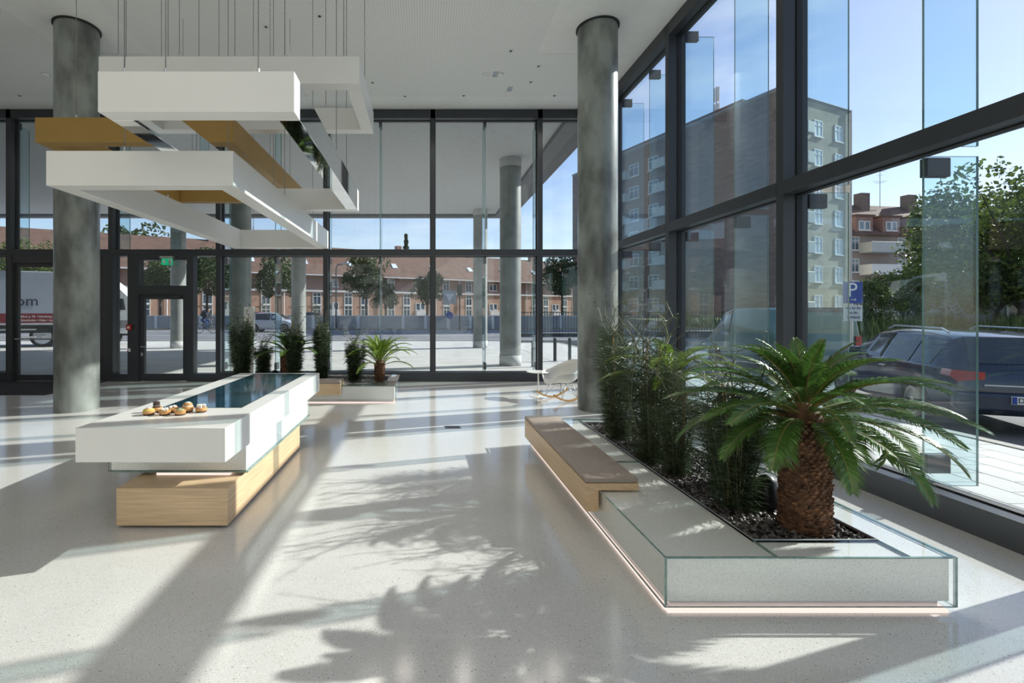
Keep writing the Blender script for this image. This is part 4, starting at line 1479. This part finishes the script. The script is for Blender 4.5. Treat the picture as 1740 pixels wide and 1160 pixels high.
# right side trees and shrubs
gr_ = 'trees beyond the parked cars'
tree(TC, 1695, 25, 'big sunlit tree beyond the blue estate car', 0.80, 0.3, gr_)
tree(TC, 1735, 21, 'tree at the right edge of the view', 0.85, 2.3, gr_)
tree(TC, 1690, 30, 'dense tree behind the small dark-roofed house', 1.0, 4.0, gr_)
tree(TD, 1485, 21, 'slender young tree beside the parking sign', 0.55, 1.0, gr_)
tree(TD, 1537, 22, 'slender young tree right of the parking sign', 0.66, 3.0, gr_)
em_ = thing('embankment', 'grassy bank with wild shrubs beyond the parked cars', 'bank', (24, 24, -0.3), kind='structure')
pts = [(-13, -9), (30, -12), (30, 14), (-9, 10)]
q = MB()
q.add([(-10.5, -9, 0), (30, -14, 0), (30, 14, 1.6), (-8, 14, 1.3), (-8.3, -6.5, 0.9), (30, -10, 1.1)], [(0, 1, 5, 4), (4, 5, 2, 3)])
q.build('slope', M_ground, em_)
n = 26000
gx = rg_.uniform(-9.0, 14, n)
gy = rg_.uniform(-9, 4, n)
gz = np.clip((gy + 8.5) / 2.5, 0, 1) * 0.85 - 0.05 + np.clip(gy + 6, 0, 20) * 0.02
hh = rg_.uniform(0.15, 0.7, n) * (0.6 + 0.8 * (np.sin(gx * 1.3) * np.cos(gy * 1.7) > 0.1))
p = np.stack([gx, gy, gz], 1)
w = rg_.normal(0, 0.035, (n, 3))
w[:, 2] = 0
e = p + np.stack([rg_.normal(0, 0.16, n), rg_.normal(0, 0.16, n), hh], 1)
quads('grass', np.stack([p - w, p + w, e], 1), M_grass, em_, 'stuff')

# ---- grey apartment block: end wall towards us, long side in shade
C1, C2, C3 = Vector((31.5, 43.2, 0)), Vector((42.3, 48.0, 0)), Vector((24.4, 63.0, 0))
ab = thing('apartment_block', 'tall grey-brown apartment block with rows of windows beyond the right glass wall', 'building', C1)
ue = (C2 - C1).normalized()
us_ = (C3 - C1).normalized()
Le, Ls, HB = (C2 - C1).length, (C3 - C1).length + 8, 21.4
ps = [Vector((0, 0, 0)), ue * Le, ue * Le + us_ * Ls, us_ * Ls]
q = MB()
q.add([(p.x, p.y, z) for z in (0, HB) for p in ps], [(0, 1, 5, 4), (1, 2, 6, 5), (2, 3, 7, 6), (3, 0, 4, 7), (4, 5, 6, 7)])
q.m = [0, 0, 0, 1, 1]
q.build('walls', [M_tan, M_brickd], ab)
q = MB()
ps2 = [ue * 1.2 + us_ * 4, ue * 8 + us_ * 4, ue * 8 + us_ * (Ls - 2), ue * 1.2 + us_ * (Ls - 2)]
q.add([(p.x, p.y, z) for z in (HB, HB + 1.0) for p in ps2], [(0, 1, 5, 4), (1, 2, 6, 5), (2, 3, 7, 6), (3, 0, 4, 7), (4, 5, 6, 7)])
q.build('roof_storey', M_brickd, ab)
q = MB()
for i_ in range(4):
    a, c = ps[i_], ps[(i_ + 1) % 4]
    q.tube([(a.x, a.y, HB), (c.x, c.y, HB)], 0.16, 4)
q.build('parapet', M_wall_f, ab)
MB().tube([(ue.x * (Le - .2) + 0.1, ue.y * (Le - .2) - 0.12, 0), (ue.x * (Le - .2) + .1, ue.y * (Le - .2) - .12, HB)], 0.08, 6).build('downpipe', M_corn, ab)
WA = win_meshes(1.35, 1.55, bars=2, blind=True)
ae = math.atan2(ue.y, ue.x)
pnl = MB().rbox(-0.55, 0.55, -0.7, 0.0, -0.55, 0.5, 0.03, seg=1).mesh('balcony', M_balc)
WL = win_meshes(1.5, 1.5, bars=2)
for fl in range(7):
    z = 2.0 + fl * 2.75 + 0.35
    for s in (6.35, 9.75):
        p = ue * (s * Le / 11.8)
        win(ab, WA, p.x, p.y, z, ae)
    p = ue * 4.0
    put('balcony', pnl, ab, (p.x, p.y, z - 0.4), (0, 0, ae))
    for s in np.arange(11.0, Ls - 1, 3.0):
        p = us_ * s
        win(ab, WL, p.x, p.y, z, math.atan2(us_.y, us_.x) + PI)
    for s in (12.5, 18.5, 24.5):
        p = us_ * min(s, Ls - 1)
        put('balcony', pnl, ab, (p.x, p.y, z - 0.5), (0, 0, math.atan2(us_.y, us_.x) + PI), (1.6, 1.3, 1))
mst = thing('roof_mast', 'pale mobile phone antenna mast on the apartment block roof', 'antenna', (at(1218, 54), 54, HB + 1.0))
MB().tube([(0, 0, 0), (0, 0, 4.2)], 0.12, 8).build('pole', M_alu, mst, True)
for z, k in ((0.8, 0), (2.6, 1)):
    for j in range(3):
        a = j * 2.09 + 0.5
        MB().rbox(-0.14, 0.14, -0.09, 0.09, 0, 1.5, 0.03, seg=1).build('antenna_panel', M_post, mst, False, (0.24 * math.cos(a), 0.24 * math.sin(a), z), (0, 0, a + PI / 2))

# ---- brown-roofed houses with balconies right of the block
bh = thing('balcony_house', 'old house with brown roof, chimneys and stacked balconies beside the apartment block', 'building', (at(1445, 58), 58.0, 0), math.radians(8))
MB().box(0, 24, 0, 10, 0, 11.0).build('walls', P('old_house_wall', (0.33, 0.27, 0.24), 0.9, var=0.12), bh)
MB().prism([(-0.6, 10.7), (5, 15.6), (10.6, 10.7)], -0.3, 24, 'x').build('roof', M_roof, bh)
for x in (2.0, 6.3, 13.5):
    MB().box(x, x + 1.3, 4.0, 5.0, 14.6, 17.0).build('chimney', M_brickd, bh)
for x in (0.6, 4.4, 8.2):
    dm = MB().box(x, x + 2.4, -0.1, 3.0, 10.9, 13.0).build('dormer', M_pinkd, bh)
    MB().box(x - .15, x + 2.55, -0.3, 3.2, 13.0, 13.2).build('dormer_roof', M_roof, dm)
    win(bh, WS, x + 0.8, -0.1, 11.9)
    win(bh, WS, x + 1.6, -0.1, 11.9)
for fl in range(4):
    z = 0.6 + fl * 2.65
    MB().rbox(1.2, 5.6, -1.5, 0, z, z + 1.25, 0.03, seg=1).build('balcony', M_balc if fl % 2 else M_wallw, bh)
    for x in (0.6, 7.2, 9.4, 12.0):
        win(bh, WH, x, 0, z + 1.2)
ant = thing('roof_aerial', 'thin television aerial on the brown roof', 'antenna', (at(1514, 62), 63.5, 15.2))
MB().tube([(0, 0, 0), (0, 0, 5.4)], 0.05, 6).build('mast', M_alu, ant)
for z, l in ((5.1, 0.9), (4.7, 1.6), (4.2, 0.8), (3.4, 1.8), (3.2, 1.2)):
    MB().tube([(-l / 2, 0, z), (l / 2, 0, z + .1)], 0.025, 5).build('rod', M_alu, ant)
sh_ = thing('small_house', 'small house with steep dark roof among the trees at the right edge', 'house', (at(1740, 24), 25.0, 0.4), math.radians(-20))
MB().box(-1.2, 6, 0, 5, 0, 2.2).build('walls', M_wall_f, sh_)
MB().prism([(-1.7, 2.0), (2.4, 4.6), (6.5, 2.0)], -0.4, 5.4).build('roof', P('slate_roof', (0.10, 0.11, 0.13), 0.6), sh_)
q = MB().tube([(-1.75, -0.45, 2.0), (2.4, -0.45, 4.65)], 0.07, 4)
q.build('verge_board', M_wframe, sh_)
win(sh_, WS, 0.6, 0, 1.2)

# ---- vehicles


def wheel(par, x, y, r, w=0.2):
    o = MB().lathe([(r * .72, -w / 2), (r * .94, -w / 2), (r, -w * .3), (r, w * .3), (r * .94, w / 2), (r * .72, w / 2)], 28, caps=False).build('wheel', M_tyre, par, True, (x, y, r), (PI / 2, 0, 0))
    q = MB().lathe([(r * .73, -w * .40), (r * .2, -w * .36), (r * .12, -w * .46), (.001, -w * .46)], 20, caps=False)
    q.lathe([(r * .73, w * .40), (r * .2, w * .36), (r * .12, w * .46), (.001, w * .46)], 20, caps=False)
    q.build('rim', M_rim, o, True)
    return o


def car(label, name, loc, rz, paint, st, wx, wr, glass_side, front_i, rear_i, cat='car'):
    """st: stations along x (front is +x): (x, zb, zbelt, zroof, wsill, wbelt, wroof)"""
    r = thing(name, label, cat, loc, rz)

    def sec(s):
        x, zb, zl, zr, ws, wl, wr_ = s
        return [(0, zb), (ws, zb), (wl, zb + (zl - zb) * .45), (wl * .985, zl), (wr_, zr - .05 if zr - zl > .1 else zl + (zr - zl) * .6), (wr_ * .82, zr), (0, zr)]
    vs, fs = [], []
    for s in st:
        hs = sec(s)
        ring = [(s[0], -y, z) for (y, z) in hs[:6]] + [(s[0], 0, hs[6][1])] + [(s[0], y, z) for (y, z) in hs[5:0:-1]]
        vs += ring
    n = 12
    for i in range(len(st) - 1):
        for k in range(n):
            fs.append((i * n + k, i * n + (k + 1) % n, (i + 1) * n + (k + 1) % n, (i + 1) * n + k))
    fs.append(tuple(range(n)))
    fs.append(tuple((len(st) - 1) * n + k for k in reversed(range(n))))
    body = MB().add(vs, fs).build('body', paint, r, 'all')
    md = body.modifiers.new('round', 'BEVEL')
    md.width = 0.025
    md.segments = 2
    md.limit_method = 'ANGLE'
    md.angle_limit = math.radians(25)

    def patch(c, off, ins, nm, mat):
        c = [Vector(p) for p in c]
        nr = (c[1] - c[0]).cross(c[3] - c[0]).normalized()
        ctr = sum(c, Vector()) / 4
        if nr.dot(ctr - Vector((ctr.x * .6, 0, 0.7))) < 0:
            nr = -nr
        o = [p + (ctr - p).normalized() * ins for p in c]
        b_ = MB().add([p + nr * off for p in o] + [p - nr * 0.012 for p in o], [(0, 1, 2, 3), (7, 6, 5, 4), (0, 4, 5, 1), (1, 5, 6, 2), (2, 6, 7, 3), (3, 7, 4, 0)])
        b_.build(nm, mat, r)
    for (i, j) in glass_side:
        for s_ in (-1, 1):
            a, c = sec(st[i]), sec(st[j])
            patch([(st[i][0], s_ * a[3][0], a[3][1]), (st[j][0], s_ * c[3][0], c[3][1]), (st[j][0], s_ * c[4][0], c[4][1]), (st[i][0], s_ * a[4][0], a[4][1])], 0.008, 0.05, 'side_window', M_cargl)
    for (i, j), nm in ((front_i, 'windscreen'), (rear_i, 'rear_window')):
        a, c = sec(st[i]), sec(st[j])
        patch([(st[i][0], -a[4][0] * .96, a[6][1]), (st[i][0], a[4][0] * .96, a[6][1]), (st[j][0], c[4][0] * .92, c[6][1]), (st[j][0], -c[4][0] * .92, c[6][1])], 0.012, 0.06, nm, M_cargl)
    wl = max(s[5] for s in st)
    for x in wx:
        for s_ in (-1, 1):
            MB().lathe([(.001, -.02), (wr * 1.16, -.02), (wr * 1.16, .02), (.001, .02)], 28).build('wheel_arch', M_black, r, True, (x, s_ * (wl - .012), wr * 1.02), (PI / 2, 0, 0))
            wheel(r, x, s_ * (wl - 0.07), wr)
    return r


EST = [(-2.22, .34, .80, .86, .70, .82, .66), (-2.16, .28, .92, 1.00, .80, .87, .68), (-1.78, .22, .94, 1.40, .86, .90, .62), (-1.2, .20, .93, 1.46, .86, .905, .64), (-0.3, .18, .92, 1.47, .86, .91, .64),
       (0.45, .18, .90, 1.42, .86, .91, .60), (1.25, .20, .88, .96, .86, .90, .70), (1.95, .24, .74, .82, .82, .86, .68), (2.22, .34, .60, .66, .70, .76, .60)]
hd = math.atan2(0.93, 0.37)
rc = Vector((7.72, 7.15, -0.27))
ctr = rc + Vector((math.cos(hd), math.sin(hd), 0)) * 2.2 + Vector((math.sin(hd), -math.cos(hd), 0)) * 0.9
cr_ = car('dark blue estate car parked outside the right glass wall, seen from behind', 'estate_car', ctr, hd, M_navy, EST, (-1.35, 1.35), 0.33, ((2, 3), (3, 4), (4, 5)), (6, 5), (1, 2))
for s_ in (-1, 1):
    MB().prism([(s_ * .50, .80), (s_ * .80, .76), (s_ * .885, .84), (s_ * .86, .93), (s_ * .5, .90)], -2.25, -2.02, 'x').build('tail_lamp', M_tail, cr_)
    MB().rbox(0.62, 0.86, s_ * .95 - .11, s_ * .95 + .11, .93, 1.08, .03).build('wing_mirror', M_navy, cr_, True)
    MB().tube([(-1.6, s_ * .58, 1.45), (-1.4, s_ * .57, 1.51), (0, s_ * .57, 1.52), (.2, s_ * .57, 1.46)], .016, 6).build('roof_rail', M_alu, cr_, True)
    for x in (-0.35, 0.55):
        MB().rbox(x - .12, x + .05, s_ * .915 - .02, s_ * .915 + .02, .80, .83, .006).build('door_handle', M_alu, cr_)
MB().rbox(-2.30, -2.12, -.84, .84, .34, .62, .05).build('rear_bumper', M_navy, cr_, True)
MB().box(-2.235, -2.20, -.5, .5, .705, .725).build('chrome_strip', M_alu, cr_)
pt = MB().rbox(-2.325, -2.30, -.26, .26, .47, .58, .004).build('number_plate', M_signw, cr_)
MB().box(-2.329, -2.324, .21, .258, .475, .575).build('blue_band', M_blue, pt)
text('plate_text', 'D', 0.10, M_black, pt, (-2.328, .165, .525), (PI / 2, 0, -PI / 2))
MB().tube([(-1.75, -.3, 1.455), (-1.8, -.3, 1.52)], .02, 6).build('roof_antenna', M_black, cr_)

VAN = [(-2.4, .35, 1.0, 1.80, .86, .94, .80), (-2.3, .28, 1.0, 1.92, .92, .96, .80), (0.5, .25, 1.0, 1.95, .92, .97, .80), (1.15, .25, 1.0, 1.84, .92, .97, .76), (1.85, .27, .98, 1.12, .90, .95, .8), (2.35, .32, .80, .88, .84, .88, .74), (2.45, .4, .6, .66, .74, .78, .66)]
vn = car('teal delivery van parked beyond the dark mullion of the right glass wall', 'delivery_van', (11.0, 15.4, -0.3), math.radians(84), M_teal, VAN, (-1.5, 1.5), 0.33, ((2, 3),), (4, 3), (0, 1), 'van')
for s_ in (-1, 1):
    MB().box(-2.43, -2.33, s_ * .86 - .07, s_ * .86 + .07, .75, 1.15).build('tail_lamp', M_tail, vn)

CITY = [(-1.75, .34, .80, .88, .66, .76, .62), (-1.65, .26, .92, 1.30, .74, .82, .56), (-1.1, .22, .92, 1.46, .78, .83, .56), (0.1, .2, .90, 1.50, .78, .84, .58), (0.5, .2, .88, 1.44, .78, .84, .56), (1.25, .22, .86, .94, .78, .82, .66), (1.65, .26, .70, .78, .72, .76, .62), (1.8, .34, .55, .6, .62, .66, .54)]
car('small silver hatchback on the road behind the far planter', 'hatchback_car', (at(463, 37.5), 37.5, -0.03), 0.0, M_silver, CITY, (-1.15, 1.15), 0.30, ((1, 2), (2, 3), (3, 4)), (5, 4), (0, 1))
car('red car behind the boundary wall, only its roof showing', 'hatchback_car', (at(442, 48), 48, 0.0), 0.0, M_redcar, CITY, (-1.15, 1.15), 0.30, ((1, 2), (2, 3), (3, 4)), (5, 4), (0, 1))
car('blue car behind the boundary wall left of the middle bay', 'hatchback_car', (at(530, 48), 48, 0.0), 0.1, M_navy, CITY, (-1.15, 1.15), 0.30, ((1, 2), (2, 3), (3, 4)), (5, 4), (0, 1))

# ---- articulated truck seen side-on, heading right
tk = thing('articulated_truck', 'white articulated truck with lettered grey trailer beyond the entrance door', 'truck', (at(224, 22.0), 22.0, -0.02), math.radians(20))
MB().rbox(-15.0, -2.1, 0.0, 2.45, 1.28, 3.27, 0.04).build('trailer_box', M_trail, tk)
bd = MB().box(-15.0, -2.12, -0.012, 0.0, 1.05, 1.46).build('band', M_maroon, tk)
MB().box(-15.0, -2.1, -0.01, 2.4, 0.97, 1.05).build('side_rail', M_corn, tk)
MB().box(-15.0, -2.1, 0.1, 2.3, 0.62, 0.97).build('chassis', M_black, tk)
MB().box(-12.0, -3.6, 0.02, 0.08, 0.74, 0.80).box(-12.0, -3.6, 0.02, 0.08, 0.42, 0.48).build('side_guard', M_corn, tk)
for x in (-13.5, -12.2, -10.9):
    wheel(tk, x, 0.25, 0.48, 0.3)
text('lettering', 'om', 0.62, M_navytx, tk, (-3.9, -0.012, 1.98), (PI / 2, 0, 0), 0.004)
text('lettering', '\u2022 Frankfurt a. M. \u2022 Hamburg', 0.125, M_signw, bd, (-3.72, -0.018, 1.325), (PI / 2, 0, 0), 0.003)
text('lettering', '\u2022 Stockholm \u2022 Oslo \u2022 Le', 0.125, M_signw, bd, (-3.6, -0.018, 1.165), (PI / 2, 0, 0), 0.003)
cb = MB().prism([(-1.75, .55), (-.05, .55), (0.0, 1.35), (-.15, 2.2), (-.55, 2.62), (-1.0, 3.0), (-1.75, 3.1)], 0.02, 2.42).build('cab', M_truckw, tk)
MB().prism([(-.80, 1.62), (-.25, 1.62), (-.33, 2.12), (-.80, 2.12)], -0.01, 0.03).build('cab_window', M_cargl, cb)
MB().box(-1.05, -.03, -0.01, 0.03, 0.80, 1.15).build('cab_step_panel', P('grey_step', (0.2, 0.21, 0.22), 0.5), cb)
MB().prism([(-1.55, 2.3), (-1.25, 2.3), (-.95, 2.47), (-1.25, 2.7), (-1.55, 2.7)], -0.01, 0.03).build('wind_deflector', M_black, cb)
MB().box(-2.5, -.2, 0.2, 2.2, 0.45, 0.75).build('cab_chassis', M_black, tk)
MB().rbox(-2.4, -1.85, 0.05, 0.7, 0.3, 0.85, 0.05).build('fuel_tank', M_alu, tk, True)
wheel(tk, -.85, 0.22, 0.42, 0.3)
wheel(tk, -3.4, 0.22, 0.48, 0.3)

# ---- parking sign
ps_ = thing('parking_sign', 'blue parking sign with a white plate below, beyond the dark mullion', 'sign', (at(1449, 10.6), 10.6, -0.3))
MB().tube([(0, 0.03, 0), (0, 0.03, 2.5)], 0.028, 10).build('post', M_alu, ps_, True)
bp_ = MB().rbox(-0.21, 0.21, -0.012, 0.008, 1.99, 2.46, 0.004).build('blue_plate', M_blue, ps_)
text('letter', 'P', 0.44, M_signw, bp_, (-0.02, -0.014, 2.27), (PI / 2, 0, 0))
q = MB().box(-0.05, 0.06, -0.015, -0.012, 2.065, 2.078)
q.tube([(0.03, -0.0145, 2.10), (0.06, -0.0145, 2.0715), (0.03, -0.0145, 2.043)], 0.006, 5)
q.build('arrow', M_signw, bp_)
wp_ = MB().rbox(-0.2, 0.2, -0.012, 0.008, 1.60, 1.95, 0.004).build('white_plate', P('sign_grey', (0.6, 0.64, 0.66), 0.5), ps_)
text('lettering', 'Nur f\u00fcr Kfz', 0.075, M_navytx, wp_, (0, -0.014, 1.885), (PI / 2, 0, 0))
text('lettering', 'mit Be-', 0.075, M_navytx, wp_, (0, -0.014, 1.785), (PI / 2, 0, 0))
text('lettering', 'rechtigung', 0.068, M_navytx, wp_, (0, -0.014, 1.69), (PI / 2, 0, 0))

# ---- street furniture beyond the road
lp = thing('lamp_post', 'tall dark street lamp post in front of the terrace', 'lamp post', (at(570, 42), 42.3, 0))
MB().tube([(0, 0, 0), (0, 0, 5.2), (0.1, 0, 5.6), (0.9, 0, 5.75)], [0.08, 0.06, 0.05, 0.04], 8).build('pole', M_steel, lp, True)
MB().rbox(0.5, 1.2, -0.1, 0.1, 5.66, 5.8, 0.04).build('lamp_head', M_alu, lp, True)
sn = thing('traffic_sign', 'road sign seen from behind in front of the terrace, right of the middle mullion', 'sign', (at(764, 40), 40, -0.03))
MB().tube([(0, 0, 0), (0, 0, 3.0)], 0.04, 8).build('post', M_alu, sn, True)
MB().rbox(-0.55, 0.55, -0.03, 0.0, 2.2, 3.3, 0.02, seg=1).build('plate', M_wall_f, sn)
MB().prism([(-0.4, 3.05), (0.4, 3.05), (0.0, 2.4)], -0.05, -0.031).build('triangle', M_corn, sn)
MB().lathe([(0.001, -0.01), (0.3, -0.01), (0.3, 0.01), (0.001, 0.01)], 24).build('round_plate', M_blue, sn, False, (0, -0.05, 1.25), (PI / 2, 0, 0))
tl = thing('traffic_light', 'dark traffic light in front of the terrace, right of the road sign', 'traffic light', (at(781, 40), 40, -0.03))
MB().tube([(0, 0, 0), (0, 0, 3.1)], 0.06, 8).build('pole', M_steel, tl, True)
MB().rbox(-0.2, 0.2, -0.15, 0.15, 2.9, 3.8, 0.04).build('signal_head', M_black, tl)

# ---- cyclist
by = thing('bicycle', 'dark bicycle ridden along the road beyond the exit door', 'bicycle', (at(350, 35), 35, -0.03))
for x in (-0.5, 0.5):
    pts = [(x + 0.33 * math.cos(a), 0, 0.34 + 0.33 * math.sin(a)) for a in np.linspace(0, 2 * PI, 25)]
    o = MB().tube(pts, 0.018, 6, 0, False).build('wheel', M_tyre, by, True)
    for k in range(6):
        a = k * PI / 6
        MB().tube([(x - .32 * math.cos(a), 0, .34 - .32 * math.sin(a)), (x + .32 * math.cos(a), 0, .34 + .32 * math.sin(a))], .003, 4).build('spoke', M_alu, o)
q = MB()
for a, c in (((-.5, .34), (-.1, .30)), ((-.1, .30), (-.2, .88)), ((-.5, .34), (-.17, .78)), ((-.1, .30), (.36, .80)), ((-.17, .78), (.36, .85)), ((.5, .34), (.34, .98))):
    q.tube([(a[0], 0, a[1]), (c[0], 0, c[1])], .02, 6)
q.build('frame', M_steel, by, True)
MB().tube([(.34, -.26, 1.0), (.34, 0, 1.03), (.34, .26, 1.0)], .016, 6).build('handlebar', M_black, by, True)
MB().rbox(-.32, -.08, -.07, .07, .88, .93, .02).build('saddle', M_black, by)


def skin(name, chain, mat, par, sub=2):
    """chain: (vertices with radius, edges) grown into one continuous surface"""
    vs, es = chain
    me = bpy.data.meshes.new(name)
    me.from_pydata([v[:3] for v in vs], es, [])
    o = put(name, me, par)
    o.modifiers.new('skin', 'SKIN')
    for i, v in enumerate(vs):
        sv = me.skin_vertices[0].data[i]
        sv.radius = (v[3], v[3])
        sv.use_root = (i == 0)
    s_ = o.modifiers.new('sub', 'SUBSURF')
    s_.levels = s_.render_levels = sub
    me.materials.append(mat)
    return o


pr = thing('person', 'cyclist in dark jacket and blue jeans leaning over the handlebar', 'person', (at(350, 35), 35, -0.03))
skin('jeans', ([(-.2, 0, .98, .13), (-.19, -.09, .95, .10), (.14, -.10, .78, .075), (-.02, -.11, .38, .055), (.06, -.11, .33, .045), (-.19, .09, .95, .10), (.18, .10, .95, .075), (.06, .11, .55, .055), (.14, .11, .52, .045)],
               [(0, 1), (1, 2), (2, 3), (3, 4), (0, 5), (5, 6), (6, 7), (7, 8)]), M_jeans, pr)
skin('jacket', ([(-.2, 0, 1.0, .14), (-.08, 0, 1.22, .15), (.06, 0, 1.42, .16), (.12, 0, 1.50, .08), (.08, -.17, 1.40, .07), (.20, -.23, 1.18, .055), (.32, -.22, 1.06, .045), (.08, .17, 1.40, .07), (.20, .23, 1.18, .055), (.32, .22, 1.06, .045)],
                [(0, 1), (1, 2), (2, 3), (2, 4), (4, 5), (5, 6), (2, 7), (7, 8), (8, 9)]), M_jacket, pr)
skin('head', ([(.13, 0, 1.50, .055), (.17, 0, 1.58, .07), (.20, 0, 1.68, .095), (.19, 0, 1.75, .075)], [(0, 1), (1, 2), (2, 3)]), M_skin, pr)
skin('hair', ([(.16, 0, 1.68, .085), (.17, 0, 1.77, .085), (.11, 0, 1.66, .06)], [(0, 1), (0, 2)]), M_black, pr)
for s_ in (-1, 1):
    skin('hand', ([(.32, s_ * .22, 1.06, .035), (.36, s_ * .22, 1.03, .035), (.38, s_ * .22, .99, .02)], [(0, 1), (1, 2)]), M_skin, pr, 1)
    skin('shoe', ([((.03 if s_ < 0 else .11), s_ * .11, (.30 if s_ < 0 else .49), .045), ((.16 if s_ < 0 else .24), s_ * .11, (.27 if s_ < 0 else .46), .035)], [(0, 1)]), M_black, pr, 1)
bk = MB().rbox(-.15, .1, -.14, .14, -.22, .22, .05, seg=3).build('backpack', M_black, None, True, (at(350, 35) - .17, 35, 1.37), (0, .5, 0))
tag(bk, 'black backpack worn by the cyclist', 'backpack')
